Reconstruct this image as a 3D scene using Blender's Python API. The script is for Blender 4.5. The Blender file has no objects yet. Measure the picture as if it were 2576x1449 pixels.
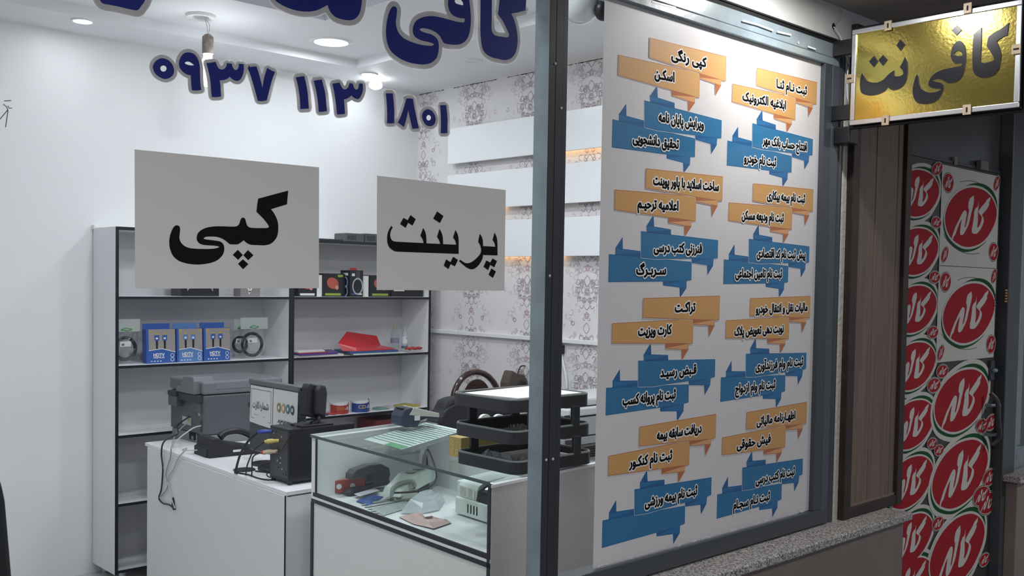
import bpy, bmesh, math, random
from mathutils import Vector, Matrix
from mathutils.geometry import tessellate_polygon
random.seed(7)
SC = bpy.context.scene
COL = SC.collection
PI = math.pi

# ------------------------------------------------------------------ camera
F, CX, CY = 2531.54, 1307.4, 801.0
PITCH, ROLL, YAW = math.radians(2.097), math.radians(.9925), math.radians(43.525)
CAM = Vector((0, 0, 1.55))
_f = Vector((math.sin(YAW), math.cos(YAW), 0)); _r = Vector((math.cos(YAW), -math.sin(YAW), 0)); _u = Vector((0, 0, 1))
_f2 = _f*math.cos(PITCH) - _u*math.sin(PITCH); _u2 = _u*math.cos(PITCH) + _f*math.sin(PITCH)
RT = _r*math.cos(ROLL) + _u2*math.sin(ROLL); UP = _u2*math.cos(ROLL) - _r*math.sin(ROLL); FW = _f2
cd = bpy.data.cameras.new('camera'); cam = bpy.data.objects.new('camera', cd); COL.objects.link(cam)
cd.sensor_width = 36; cd.lens = F/2576*36; cd.clip_start = .02
cd.shift_x = -(CX-1288)/2576; cd.shift_y = (CY-724.5)/2576
cam.matrix_world = Matrix((RT, UP, -FW)).transposed().to_4x4(); cam.location = CAM
SC.camera = cam

# ------------------------------------------------------------------ world, exposure, lights
SC.view_settings.view_transform = 'Standard'; SC.view_settings.look = 'None'
SC.view_settings.gamma = 1; SC.view_settings.use_curve_mapping = False
SC.view_settings.exposure = 0
W = bpy.data.worlds.new('world'); SC.world = W; W.use_nodes = True
W.node_tree.nodes['Background'].inputs[0].default_value = (.80, .86, 1.0, 1)
W.node_tree.nodes['Background'].inputs[1].default_value = .26      # dim evening arcade light
def lamp(kind, loc, power, color=(1, 1, 1), size=.1, rot=(0, 0, 0), name='lamp', spread=None, sy=None):
    d = bpy.data.lights.new(name, kind); d.energy = power; d.color = color
    if kind == 'AREA':
        d.shape = 'DISK'; d.size = size
        if sy: d.shape = 'RECTANGLE'; d.size_y = sy
        if spread: d.spread = spread
    else: d.shadow_soft_size = size
    o = bpy.data.objects.new(name, d); COL.objects.link(o); o.location = loc; o.rotation_euler = rot
    return o
WHITE = (.93, .97, 1.0)
# visible shop downlights first, then fill lights added out of view
for x, y, z, p, s in ((2.975, 4.626, 2.795, 5, .15), (1.816, 4.986, 2.755, .8, .08), (3.462, 4.975, 2.755, .8, .08), (1.15, 3.3, 2.795, 7, .2),
                      (2.1, 3.5, 2.795, 13, .2), (3.0, 3.1, 2.795, 11, .2), (3.3, 2.0, 2.755, 7, .15), (1.0, 1.95, 2.755, 8.5, .15), (2.0, 1.85, 2.755, 11, .15)):
    lamp('AREA', (x, y, z), p, WHITE, s, name='shop_light')
lamp('POINT', (2.30, 4.61, 2.56), 3.5, WHITE, .035, name='bulb_light')
# arcade downlight over the poster window
lamp('AREA', (2.2, 1.22, 2.325), 5.2, (1, .99, .975), .085, name='arcade_downlight')
# fill lights added out of view to brighten the notices and the door
lamp('AREA', (.30, -.25, 2.31), 31, (1, .985, .975), .35, name='arcade_fill')
lamp('AREA', (4.3, -.2, 2.31), 17, (1, .985, .975), .35, name='arcade_fill')

# ------------------------------------------------------------------ helpers
def ray(x, y): return RT*((x-CX)/F) - UP*((y-CY)/F) + FW
def onY(x, y, d): r = ray(x, y); return CAM + r*(d/r.y)
def onX(x, y, d): r = ray(x, y); return CAM + r*(d/r.x)
def onZ(x, y, z): r = ray(x, y); return CAM + r*((z-CAM.z)/r.z)
def lin(c): return tuple((v/255/12.92 if v <= 10 else ((v/255+.055)/1.055)**2.4) for v in c)

MATS = {}
def mat(name, col, rough=.5, metal=0, spec=.5, bump=0, bscale=60, var=0, vscale=8, emit=0, coat=0, trans=0, transm=0, alpha=1, ior=1.45):
    if name in MATS: return MATS[name]
    m = bpy.data.materials.new(name); m.use_nodes = True; MATS[name] = m
    nt = m.node_tree; b = nt.nodes['Principled BSDF']
    b.inputs['Base Color'].default_value = (*col, 1); b.inputs['Roughness'].default_value = rough; b.inputs['Metallic'].default_value = metal
    b.inputs['Specular IOR Level'].default_value = spec; b.inputs['IOR'].default_value = ior
    b.inputs['Coat Weight'].default_value = coat; b.inputs['Transmission Weight'].default_value = transm; b.inputs['Alpha'].default_value = alpha
    if emit: b.inputs['Emission Color'].default_value = (*col, 1); b.inputs['Emission Strength'].default_value = emit
    tc = None
    if bump or var:
        tc = nt.nodes.new('ShaderNodeTexCoord')
    if bump:
        n = nt.nodes.new('ShaderNodeTexNoise'); n.inputs['Scale'].default_value = bscale; n.inputs['Detail'].default_value = 4
        bp = nt.nodes.new('ShaderNodeBump'); bp.inputs['Strength'].default_value = bump; bp.inputs['Distance'].default_value = .01
        nt.links.new(tc.outputs['Object'], n.inputs['Vector']); nt.links.new(n.outputs['Fac'], bp.inputs['Height']); nt.links.new(bp.outputs['Normal'], b.inputs['Normal'])
    if var:
        n = nt.nodes.new('ShaderNodeTexNoise'); n.inputs['Scale'].default_value = vscale; n.inputs['Detail'].default_value = 5
        r = nt.nodes.new('ShaderNodeValToRGB'); r.color_ramp.elements[0].position = .3; r.color_ramp.elements[1].position = .7
        r.color_ramp.elements[0].color = (*[max(0, c*(1-var)) for c in col], 1); r.color_ramp.elements[1].color = (*[min(1, c*(1+var)) for c in col], 1)
        nt.links.new(tc.outputs['Object'], n.inputs['Vector']); nt.links.new(n.outputs['Fac'], r.inputs[0]); nt.links.new(r.outputs[0], b.inputs['Base Color'])
    if trans:   # light shines through thin paper
        t = nt.nodes.new('ShaderNodeBsdfTranslucent'); t.inputs[0].default_value = (*col, 1)
        mx = nt.nodes.new('ShaderNodeMixShader'); mx.inputs[0].default_value = trans
        nt.links.new(b.outputs[0], mx.inputs[1]); nt.links.new(t.outputs[0], mx.inputs[2]); nt.links.new(mx.outputs[0], nt.nodes['Material Output'].inputs[0])
    return m
def glass(name, tint=(1, 1, 1), refl=1.0):
    if name in MATS: return MATS[name]
    m = bpy.data.materials.new(name); m.use_nodes = True; MATS[name] = m; nt = m.node_tree; nt.nodes.clear()
    o = nt.nodes.new('ShaderNodeOutputMaterial'); t = nt.nodes.new('ShaderNodeBsdfTransparent'); t.inputs[0].default_value = (*tint, 1)
    g = nt.nodes.new('ShaderNodeBsdfGlossy'); g.inputs['Roughness'].default_value = .01
    fr = nt.nodes.new('ShaderNodeFresnel'); fr.inputs[0].default_value = 1.4
    mu = nt.nodes.new('ShaderNodeMath'); mu.operation = 'MULTIPLY'; mu.inputs[1].default_value = refl
    mx = nt.nodes.new('ShaderNodeMixShader')
    ge = nt.nodes.new('ShaderNodeNewGeometry'); fb = nt.nodes.new('ShaderNodeMath'); fb.operation = 'SUBTRACT'; fb.inputs[0].default_value = 1; fb.use_clamp = True   # only the entry face reflects
    m2 = nt.nodes.new('ShaderNodeMath'); m2.operation = 'MULTIPLY'
    nt.links.new(ge.outputs['Backfacing'], fb.inputs[1]); nt.links.new(fr.outputs[0], m2.inputs[0]); nt.links.new(fb.outputs[0], m2.inputs[1]); nt.links.new(m2.outputs[0], mu.inputs[0]); nt.links.new(mu.outputs[0], mx.inputs[0]); nt.links.new(t.outputs[0], mx.inputs[1]); nt.links.new(g.outputs[0], mx.inputs[2]); nt.links.new(mx.outputs[0], o.inputs[0])
    return m

BASE = {}
def ccw(pl): return pl if sum(pl[i][0]*pl[(i+1) % len(pl)][1]-pl[(i+1) % len(pl)][0]*pl[i][1] for i in range(len(pl))) > 0 else pl[::-1]
def rim_polys(pts, w, cap=6):
    out = []; n = len(pts)
    for i in range(n):
        a = Vector(pts[i][:2]); b = Vector(pts[(i+1) % n][:2]); t = b-a
        if t.length < 1e-9: continue
        t.normalize(); q = Vector((-t.y, t.x))*w
        out.append([a+q, a-q, b-q, b+q])
        if cap: out.append([Vector((a.x+w*math.cos(2*PI*j/cap+.2), a.y+w*math.sin(2*PI*j/cap+.2))) for j in range(cap)])
    return out
def tri_polys(conts):
    flat = [Vector((p[0], p[1])) for c in conts for p in c]
    return [[flat[i] for i in t] for t in tessellate_polygon([[Vector((p[0], p[1], 0)) for p in c] for c in conts])]
class MB:
    def __init__(s): s.v = []; s.f = []; s.m = []; s.cur = 0; s.top = 0
    def mi(s, i): s.cur = i; return s
    def add(s, vs, fs):
        n = len(s.v); s.v += [Vector(p) for p in vs]
        for f in fs: s.f.append([n+i for i in f]); s.m.append(s.cur)
        return s
    def box(s, a, b, M=None):
        x0, y0, z0 = a; x1, y1, z1 = b
        vs = [Vector(p) for p in ((x0, y0, z0), (x1, y0, z0), (x1, y1, z0), (x0, y1, z0), (x0, y0, z1), (x1, y0, z1), (x1, y1, z1), (x0, y1, z1))]
        if M: vs = [M(p) if callable(M) else M @ p for p in vs]
        return s.add(vs, [(0, 3, 2, 1), (4, 5, 6, 7), (0, 1, 5, 4), (1, 2, 6, 5), (2, 3, 7, 6), (3, 0, 4, 7)])
    def prism(s, pts, fn, d0, d1):
        """outline pts (u,v) swept from depth d0 to d1; fn(u,v,d) -> point"""
        n = len(pts); vs = [fn(u, v, d0) for u, v in pts] + [fn(u, v, d1) for u, v in pts]
        tri = tessellate_polygon([[Vector((u, v, 0)) for u, v in pts]])
        fs = [tuple(t) for t in tri] + [tuple(i+n for i in reversed(t)) for t in tri] + [(i, (i+1) % n, (i+1) % n+n, i+n) for i in range(n)]
        return s.add(vs, fs)
    def tube(s, pts, r, n=8, cap=True):
        pts = [Vector(p) for p in pts]; rings = []
        up = Vector((0, 0, 1))
        for i, p in enumerate(pts):
            t = (pts[min(i+1, len(pts)-1)] - pts[max(i-1, 0)]); t = t.normalized() if t.length else Vector((0, 0, 1))
            a = t.cross(up)
            if a.length < .05: a = t.cross(Vector((1, 0, 0)))
            a.normalize(); b = t.cross(a); rr = r[i] if isinstance(r, (list, tuple)) else r
            rings.append([p + (a*math.cos(2*PI*k/n) + b*math.sin(2*PI*k/n))*rr for k in range(n)])
        vs = [q for R in rings for q in R]; fs = []
        for i in range(len(rings)-1):
            for k in range(n): fs.append((i*n+k, i*n+(k+1) % n, (i+1)*n+(k+1) % n, (i+1)*n+k))
        if cap: fs += [tuple(range(n-1, -1, -1)), tuple((len(rings)-1)*n+k for k in range(n))]
        return s.add(vs, fs)
    def lathe(s, prof, o, n=24, M=None):
        o = Vector(o); vs = []; fs = []
        for r, z in prof:
            for k in range(n):
                p = Vector((r*math.cos(2*PI*k/n), r*math.sin(2*PI*k/n), z))
                vs.append(o + (M @ p if M else p))
        for i in range(len(prof)-1):
            for k in range(n): fs.append((i*n+k, i*n+(k+1) % n, (i+1)*n+(k+1) % n, (i+1)*n+k))
        if prof[0][0] > 1e-5: fs.append(tuple(range(n-1, -1, -1)))
        if prof[-1][0] > 1e-5: fs.append(tuple((len(prof)-1)*n+k for k in range(n)))
        return s.add(vs, fs)
    def ball(s, c, r, sc=(1, 1, 1), n=16, M=None):
        pr = [(max(1e-6, math.sin(PI*i/(n//2)))*1.0, -math.cos(PI*i/(n//2))) for i in range(n//2+1)]
        S = Matrix.Diagonal(Vector((r*sc[0], r*sc[1], r*sc[2])))
        return s.lathe(pr, c, n, (M @ S) if M else S)
    def fill(s, conts, fn, d):
        """conts = [outer, hole, hole...] in (u,v); flat at depth d"""
        polys = [[Vector((u, v, 0)) for u, v in c] for c in conts]
        flat = [p for c in polys for p in c]
        return s.add([fn(p.x, p.y, d) for p in flat], [tuple(t) for t in tessellate_polygon(polys)])
    def stroke(s, pts, w, fn, d, closed=True, cap=6):
        """open: one mitred strip; closed: a rim of width w on both sides of the outline"""
        if closed: return s.union(rim_polys(pts, w, cap), fn, d)
        P = [Vector(p) for p in pts]; n = len(P); vs = []
        for i in range(n):
            t = (P[min(i+1, n-1)]-P[max(i-1, 0)])
            if t.length < 1e-9: t = Vector((1, 0))
            t.normalize(); q = Vector((-t.y, t.x))*w; vs += [P[i]+q, P[i]-q]
        return s.add([fn(p.x, p.y, d) for p in vs], [(2*i, 2*i+1, 2*i+3, 2*i+2) for i in range(n-1)])
    def union(s, polys, fn, d):
        """overlapping outlines laid as one sheet, each a micron above the last"""
        for k, pl in enumerate(polys): s.add([fn(p[0], p[1], d+1e-6*(k % 89)) for p in pl], [tuple(range(len(pl)))])
        s.top = d+1e-4
        return s
    def build(s, name, mats, parent=None, smooth=False, bevel=0, seg=2, origin=None):
        me = bpy.data.meshes.new(name)
        base = BASE.get(parent.name if parent else None)
        if base is None: base = Vector((0, 0, 0))
        own = Vector((0, 0, 0))
        if parent is None and s.v:
            if origin is None:
                lo = [min(v[i] for v in s.v) for i in range(3)]; hi = [max(v[i] for v in s.v) for i in range(3)]
                own = Vector(((lo[0]+hi[0])/2, (lo[1]+hi[1])/2, lo[2]))
            else: own = Vector(origin)
            base = own
        me.from_pydata([tuple(v-base) for v in s.v], [], s.f)
        if not isinstance(mats, (list, tuple)): mats = [mats]
        for m in mats: me.materials.append(m)
        me.polygons.foreach_set('material_index', s.m)
        if bevel or smooth:
            bm = bmesh.new(); bm.from_mesh(me)
            if bevel:
                bmesh.ops.recalc_face_normals(bm, faces=bm.faces)
                ed = [e for e in bm.edges if len(e.link_faces) == 2 and e.calc_face_angle(0) > .5]
                bmesh.ops.bevel(bm, geom=ed, offset=bevel, segments=seg, profile=.5, affect='EDGES', clamp_overlap=True)
            if smooth:
                bmesh.ops.recalc_face_normals(bm, faces=bm.faces)
                for f in bm.faces: f.smooth = True
                for e in bm.edges:
                    if len(e.link_faces) == 2 and e.calc_face_angle(0) > .7: e.smooth = False
            bm.to_mesh(me); bm.free()
        me.update()
        o = bpy.data.objects.new(name, me); COL.objects.link(o)
        if parent: o.parent = parent; BASE[o.name] = base
        else: o.location = own; BASE[o.name] = own
        return o
def tag(o, label=None, cat=None, group=None, kind=None):
    if label: o['label'] = label
    if cat: o['category'] = cat
    if group: o['group'] = group
    if kind: o['kind'] = kind
    return o
def struct(o): o['kind'] = 'structure'; return o
def thing(name, label, cat, base, group=None):
    e = bpy.data.objects.new(name, None); COL.objects.link(e); e.location = base; e.empty_display_size = .05
    BASE[e.name] = Vector(base); return tag(e, label, cat, group)
def dup(o, parent=None, **kw):
    c = o.copy(); COL.objects.link(c)
    if parent: c.parent = parent
    for k, v in kw.items(): setattr(c, k, v)
    for ch in list(o.children): dup(ch, c)
    return c
def smooth_path(pts, k=6, closed=False):
    """Catmull-Rom through pts; points flagged sharp (third item true) stay corners"""
    n = len(pts); out = []
    P = [Vector(p[:2]) if len(p) <= 3 and not isinstance(p, Vector) else Vector(p) for p in pts]
    S = [len(p) > 2 and bool(p[2]) if not isinstance(p, Vector) else False for p in pts]
    for i in range(n if closed else n-1):
        j = (i+1) % n; p1, p2 = P[i], P[j]
        p0 = P[i-1] if (i > 0 or closed) else p1; p3 = P[(i+2) % n] if (i+2 < n or closed) else p2
        t1 = Vector((0,)*len(p1)) if False else ((p2-p1)*.5 if S[i] else (p2-p0)*.5)
        t2 = (p2-p1)*.5 if S[j] else (p3-p1)*.5
        L = (p2-p1).length
        for t in (t1, t2):
            if t.length > L: t *= L/t.length
        if S[i] and S[j]: out.append(p1); continue
        for q in range(k):
            t = q/k; a = t*t; b = a*t
            out.append(p1*(2*b-3*a+1) + t1*(b-2*a+t) + p2*(3*a-2*b) + t2*(b-a))
    if not closed: out.append(P[-1])
    return out
def path3(pts, k=6):
    P = [Vector(p) for p in pts]; n = len(P); out = []
    for i in range(n-1):
        p0 = P[max(i-1, 0)]; p1 = P[i]; p2 = P[i+1]; p3 = P[min(i+2, n-1)]
        for q in range(k):
            t = q/k; out.append(.5*((2*p1)+(p2-p0)*t+(2*p0-5*p1+4*p2-p3)*t*t+(3*p1-p0-3*p2+p3)*t**3))
    out.append(P[-1]); return out
def parse(s):
    out = []
    for w in s.split(';'):
        w = w.strip()
        if not w: continue
        c = w.endswith('*'); x, y = w.rstrip('*').split(','); out.append((float(x), float(y), c))
    return out
def traced(s, k=5): return [(p.x, p.y) for p in smooth_path(parse(s), k, True)]

# ------------------------------------------------------------------ Persian lettering from the built-in font
ISO = {}
def _ad(c, i, f=None, n=None, m=None): ISO[c] = (i, f, n, m)
_ad('ا', 0xFE8D, 0xFE8E); _ad('آ', 0xFE81, 0xFE82)
for c, b in zip('بتثجحخ', (0xFE8F, 0xFE95, 0xFE99, 0xFE9D, 0xFEA1, 0xFEA5)): _ad(c, b, b+1, b+2, b+3)
for c, b in zip('دذرز', (0xFEA9, 0xFEAB, 0xFEAD, 0xFEAF)): _ad(c, b, b+1)
for c, b in zip('سشصضطظعغ', (0xFEB1, 0xFEB5, 0xFEB9, 0xFEBD, 0xFEC1, 0xFEC5, 0xFEC9, 0xFECD)): _ad(c, b, b+1, b+2, b+3)
for c, b in zip('فقلمنه', (0xFED1, 0xFED5, 0xFEDD, 0xFEE1, 0xFEE5, 0xFEE9)): _ad(c, b, b+1, b+2, b+3)
_ad('و', 0xFEED, 0xFEEE)
for c, b in zip('پچکگی', (0xFB56, 0xFB7A, 0xFB8E, 0xFB92, 0xFBFC)): _ad(c, b, b+1, b+2, b+3)
TAT = '\u0640'
def shape(t):
    out = []; i = 0
    jn = lambda k: 0 <= k < len(t) and (t[k] in ISO or t[k] == TAT)
    fw = lambda k: t[k] == TAT or ISO[t[k]][2] is not None
    while i < len(t):
        c = t[i]
        if c == 'ل' and i+1 < len(t) and t[i+1] == 'ا':
            out.append(chr(0xFEFC if jn(i-1) and fw(i-1) else 0xFEFB)); i += 2; continue
        if c in ISO:
            p = jn(i-1) and fw(i-1); n = jn(i+1) and ISO[c][2] is not None
            out.append(chr(ISO[c][(3 if n else 1) if p else (2 if n else 0)]))
        else: out.append(c)
        i += 1
    return ''.join(reversed(out))
def sarea(c): return sum(c[i][0]*c[(i+1) % len(c)][1]-c[(i+1) % len(c)][0]*c[i][1] for i in range(len(c)))/2
def inside(p, c):
    r = False; n = len(c)
    for i in range(n):
        a, b = c[i], c[(i+1) % n]
        if (a[1] > p[1]) != (b[1] > p[1]) and p[0] < (b[0]-a[0])*(p[1]-a[1])/(b[1]-a[1])+a[0]: r = not r
    return r
def text_contours(t, rtl=True, res=4):
    """list of [outer, holes...] in font units, and bounds"""
    cu = bpy.data.curves.new('t', 'FONT'); cu.body = shape(t) if rtl else t; ob = bpy.data.objects.new('t', cu); COL.objects.link(ob)
    dg = bpy.context.evaluated_depsgraph_get(); cv = ob.evaluated_get(dg).to_curve(dg); cs = []
    for sp in cv.splines:
        bp = sp.bezier_points; n = len(bp); c = []
        for i in range(n):
            a, b = bp[i], bp[(i+1) % n]; p0, p1, p2, p3 = a.co, a.handle_right, b.handle_left, b.co
            st = (p1-p0).cross(p3-p0).length+(p2-p0).cross(p3-p0).length < 1e-6
            for q in range(1 if st else res):
                u = q/(1 if st else res); v = 1-u
                p = p0*v**3+p1*3*v*v*u+p2*3*v*u*u+p3*u**3
                if not c or abs(p.x-c[-1][0])+abs(p.y-c[-1][1]) > 1e-5: c.append((p.x, p.y))
        if len(c) > 2: cs.append(c)
    ob.evaluated_get(dg).to_curve_clear(); bpy.data.objects.remove(ob); bpy.data.curves.remove(cu)
    big = max(cs, key=lambda c: abs(sarea(c))); sg = sarea(big) > 0
    outs = [[c] for c in cs if (sarea(c) > 0) == sg]
    for h in cs:
        if (sarea(h) > 0) != sg:
            own = [o for o in outs if inside(h[0], o[0])]
            if own: min(own, key=lambda o: abs(sarea(o[0]))).append(h)
    xs = [p[0] for c in cs for p in c]; ys = [p[1] for c in cs for p in c]
    return outs, (min(xs), max(xs), min(ys), max(ys))
def thin(c, dmin):
    out = [c[0]]
    for p in c[1:]:
        if (Vector(p)-Vector(out[-1])).length > dmin: out.append(p)
    return out if len(out) > 3 else c
def lettering(mb, t, fn, d, width, height=None, bold=0, halo=0, mi=(0, 1), center=(0, 0), ang=0, rtl=True, capref=.71, dd=.0003):
    """writes t centred on `center` (the middle of the tall-letter band), `width` wide"""
    outs, (x0, x1, y0, y1) = text_contours(t, rtl)
    sx = width/(x1-x0); sy = height/capref if height else sx
    ca, sa = math.cos(ang), math.sin(ang)
    def tr(p):
        u = (p[0]-(x0+x1)/2)*sx; v = (p[1]-capref/2)*sy
        return (center[0]+u*ca-v*sa, center[1]+u*sa+v*ca)
    outs = [[[tr(p) for p in c] for c in o] for o in outs]
    if halo:
        pl = []
        for o in outs: pl += rim_polys(thin(o[0], halo*.35), halo, 7)+tri_polys([o[0]])
        mb.mi(mi[1]).union(pl, fn, d)
    pl = []
    for o in outs:
        pl += tri_polys(o)
        if bold:
            for c in o: pl += rim_polys(thin(c, bold*.45), bold, 7)
    mb.mi(mi[0]).union(pl, fn, mb.top if halo else d+dd)
# ------------------------------------------------------------------ materials
M_wall = mat('white plaster', (.80, .81, .82), .42, bump=.04, bscale=18)
M_ceil = mat('ceiling paint', (.82, .83, .85), .55)
M_board = mat('white laminate', (.80, .81, .83), .35)
M_cream = mat('cream laminate', (.74, .76, .74), .4, var=.03, vscale=120)
M_grey_lam = mat('grey laminate', (.55, .54, .53), .45, var=.04, vscale=90)
M_edge = mat('black edging', (.012, .014, .022), .35)
M_steel = mat('grey painted steel', (.055, .063, .072), .38, bump=.05, bscale=30)
M_steel_l = mat('light grey painted steel', (.22, .27, .30), .33, bump=.06, bscale=25, var=.15, vscale=14)
M_steel_d = mat('dark grey painted steel', (.028, .032, .040), .42, bump=.03, bscale=40)
M_black = mat('black plastic', (.012, .013, .016), .38)
M_black_m = mat('matt black plastic', (.018, .019, .023), .6)
M_groove = mat('groove shadow gap', (.006, .006, .007), .8)
M_glass = glass('window glass', (.985, .99, .99), .55)
M_green_glass = glass('greenish glass', (.965, .985, .98), .9)
M_glass_edge = mat('green glass edge', (.10, .22, .20), .15, transm=.3)
M_paper = mat('paper', (.72, .715, .70), .8, trans=.10)
M_white_pl = mat('white plastic', (.80, .81, .80), .3)
M_ink = mat('black ink', (.010, .0095, .012), .85, spec=.1)
M_chrome = mat('chrome', (.7, .7, .7), .18, 1)
G = 1.470                     # outer face of the glass
FR = 1.455                    # front face of the steel frames

# ------------------------------------------------------------------ shop room
X0, X1, YB, ZS, ZT = .30, 4.06, 5.27, 2.762, 2.81
struct(MB().box((X0, 1.50, -.05), (X1, YB, 0)).build('floor', mat('floor tile', (.50, .50, .49), .3, var=.06, vscale=4)))
struct(MB().box((X0, YB, 0), (X1+.1, YB+.1, 2.95)).build('wall_back', M_wall))
struct(MB().box((X0-.1, 1.50, 0), (X0, YB+.1, 2.95)).build('wall_left', M_wall))
# ceiling: a lower border round a raised tray with a printed sky panel
TX0, TX1, TY0, TY1 = .9, 3.331, 2.1, 4.906
c = MB()
c.box((X0, TY1, ZS), (X1, YB, 2.95)); c.box((X0, 1.50, ZS), (X1, TY0, 2.95)); c.box((X0, TY0, ZS), (TX0, TY1, 2.95)); c.box((TX1, TY0, ZS), (X1, TY1, 2.95))
c.box((TX0, 4.28, ZT), (TX1, TY1, 2.95)); c.box((TX0, TY0, ZT), (TX1, 2.7, 2.95)); c.box((TX0, 2.7, ZT), (1.5, 4.28, 2.95)); c.box((2.72, 2.7, ZT), (TX1, 4.28, 2.95))
ceil = struct(c.build('ceiling', M_ceil))
sky = bpy.data.materials.new('printed sky'); sky.use_nodes = True; nt = sky.node_tree; b = nt.nodes['Principled BSDF']; b.inputs['Roughness'].default_value = .4
tc = nt.nodes.new('ShaderNodeTexCoord'); n1 = nt.nodes.new('ShaderNodeTexNoise'); n1.inputs['Scale'].default_value = 3.2; n1.inputs['Detail'].default_value = 6
rp = nt.nodes.new('ShaderNodeValToRGB'); rp.color_ramp.elements[0].position = .38; rp.color_ramp.elements[1].position = .62
rp.color_ramp.elements[0].color = (.30, .33, .60, 1); rp.color_ramp.elements[1].color = (.80, .66, .72, 1)
nt.links.new(tc.outputs['Object'], n1.inputs['Vector']); nt.links.new(n1.outputs['Fac'], rp.inputs[0]); nt.links.new(rp.outputs[0], b.inputs['Base Color'])
tag(MB().box((1.5, 2.7, 2.862), (2.72, 4.28, 2.875)).build('ceiling_sky_panel', sky), 'printed pink and lilac sky panel recessed in the middle of the shop ceiling', 'ceiling panel')
MATS['sky'] = sky

# wallpapered right wall: printed scroll columns
wp = mat('wallpaper', (.74, .72, .725), .6, bump=.05, bscale=90, var=.03, vscale=9)
wr = struct(MB().box((X1, 1.50, 0), (X1+.1, YB+.1, 2.95)).build('wall_right', wp))
M_scr = [mat('wallpaper scroll mauve', (.36, .31, .34), .6), mat('wallpaper scroll pale', (.56, .52, .55), .6), mat('wallpaper scroll rose', (.48, .33, .36), .6)]
wm = MB(); fnW = lambda u, v, d: Vector((X1-.0008-d, -u, v))
def curl(cx, cy, r, a0, turns, dr, w, sgn=1):
    pts = []; n = int(9*turns)+4
    for i in range(n+1):
        t = i/n; a = a0+sgn*2*PI*turns*t; rr = r*(1-dr*t)
        pts.append((cx+rr*math.cos(a), cy+rr*math.sin(a)))
    return pts
rnd = random.Random(3)
strokes = []                                                   # one motif half, mirrored about its column
for i in range(64):
    u = abs(rnd.gauss(0, .075)); v = rnd.uniform(0, .52)
    r = rnd.uniform(.009, .024); k = 0 if u < .07 and rnd.random() < .6 else (1 if rnd.random() < .85 else 0)
    if rnd.random() < .22 and u < .07: k = 2
    strokes.append((curl(u+.008, v, r, rnd.uniform(0, 2*PI), rnd.uniform(.5, 1.25), rnd.uniform(.3, .8), 0, rnd.choice((-1, 1))), rnd.uniform(.0012, .0026), k))
for v in (.06, .20, .33, .46):                                  # flowers and pods on the axis
    for q in range(5):
        a = 2*PI*q/5+.3; strokes.append(([(.013*math.cos(a)+.006*math.cos(b), v+.013*math.sin(a)+.006*math.sin(b)) for b in [2*PI*z/6 for z in range(7)]], .002, 2 if v in (.06, .33) else 0))
    strokes.append(([(.022*math.sin(t*PI), v+.03+.06*t) for t in [i/7 for i in range(8)]], .0018, 0))
for yc in (5.21, 4.71, 4.216, 3.742, 3.25, 2.76):
    for t in range(6):
        z0 = -.02+t*.53
        for pts, w, k in strokes:
            for sg in (1, -1):
                q = [(-yc+sg*p[0], min(2.755, max(.02, z0+p[1]))) for p in pts]
                if max(-p[0] for p in q) > YB-.005: continue
                wm.mi(k).stroke(q, w, fnW, rnd.uniform(0, .0006), False, cap=0)
pat = wm.build('wallpaper_print', M_scr, wr)
pat['label'] = 'mauve scroll columns printed on the wallpaper'
# three lit white boards standing off the wallpapered wall
M_gloss = mat('white gloss board', (.84, .86, .88), .25)
strip = mat('warm light strip', (1, .60, .26), .5, emit=5)
bd = None
for i, (z0, z1, lb) in enumerate(((2.272, 2.492, 'highest'), (1.985, 2.202, 'middle'), (1.695, 1.908, 'lowest'))):
    t = thing('wall_board', 'long white gloss board standing off the patterned wallpaper, %s of the three' % lb, 'wall panel', (4.02, 3.6, z0), 'white boards on the wallpapered wall')
    MB().box((4.005, 2.1, z0), (4.022, 4.895, z1)).build('board', M_gloss, t, bevel=.002)
    for y in (2.4, 4.6): MB().box((4.022, y, z0+.06), (4.0595, y+.05, z1-.06)).build('standoff', M_gloss, t)
    lamp_y = ((4.05, 3.35), (4.62, 4.40), (4.50, 3.9))[i]
    MB().box((4.030, lamp_y[1], z0+.012), (4.040, lamp_y[0], z0+.020)).build('light_strip', strip, t)
# chair rail on the same wall and duct along the back wall
tr = struct(MB().box((4.035, 1.6, 1.212), (4.06, 5.09, 1.236)).build('trim_1', M_white_pl, bevel=.003))
d1 = onY(236, 571, 5.24); 
tag(MB().box((d1.x, 5.238, d1.z-.012), (3.2, 5.27, d1.z+.012)).build('cable_duct', M_white_pl, bevel=.002), 'thin white cable duct on the white wall behind the bookcase tops', 'cable duct')
# damage on the white wall
cr = MB(); fnB = lambda u, v, d: Vector((u, YB-.0005-d, v))
for pp in (((8, 262), (16, 268), (20, 278), (18, 292), (14, 320)), ((20, 266), (22, 272), (30, 272)), ((20, 276), (8, 290), (0, 300)), ((10, 254), (28, 253))):
    cr.stroke([(onY(x, y, YB).x, onY(x, y, YB).z) for x, y in pp], .0022, fnB, 0, False)
tag(cr.build('wall_crack', mat('crack', (.12, .12, .12), .9)), 'small star shaped crack in the white wall at the upper left', 'crack')

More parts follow.
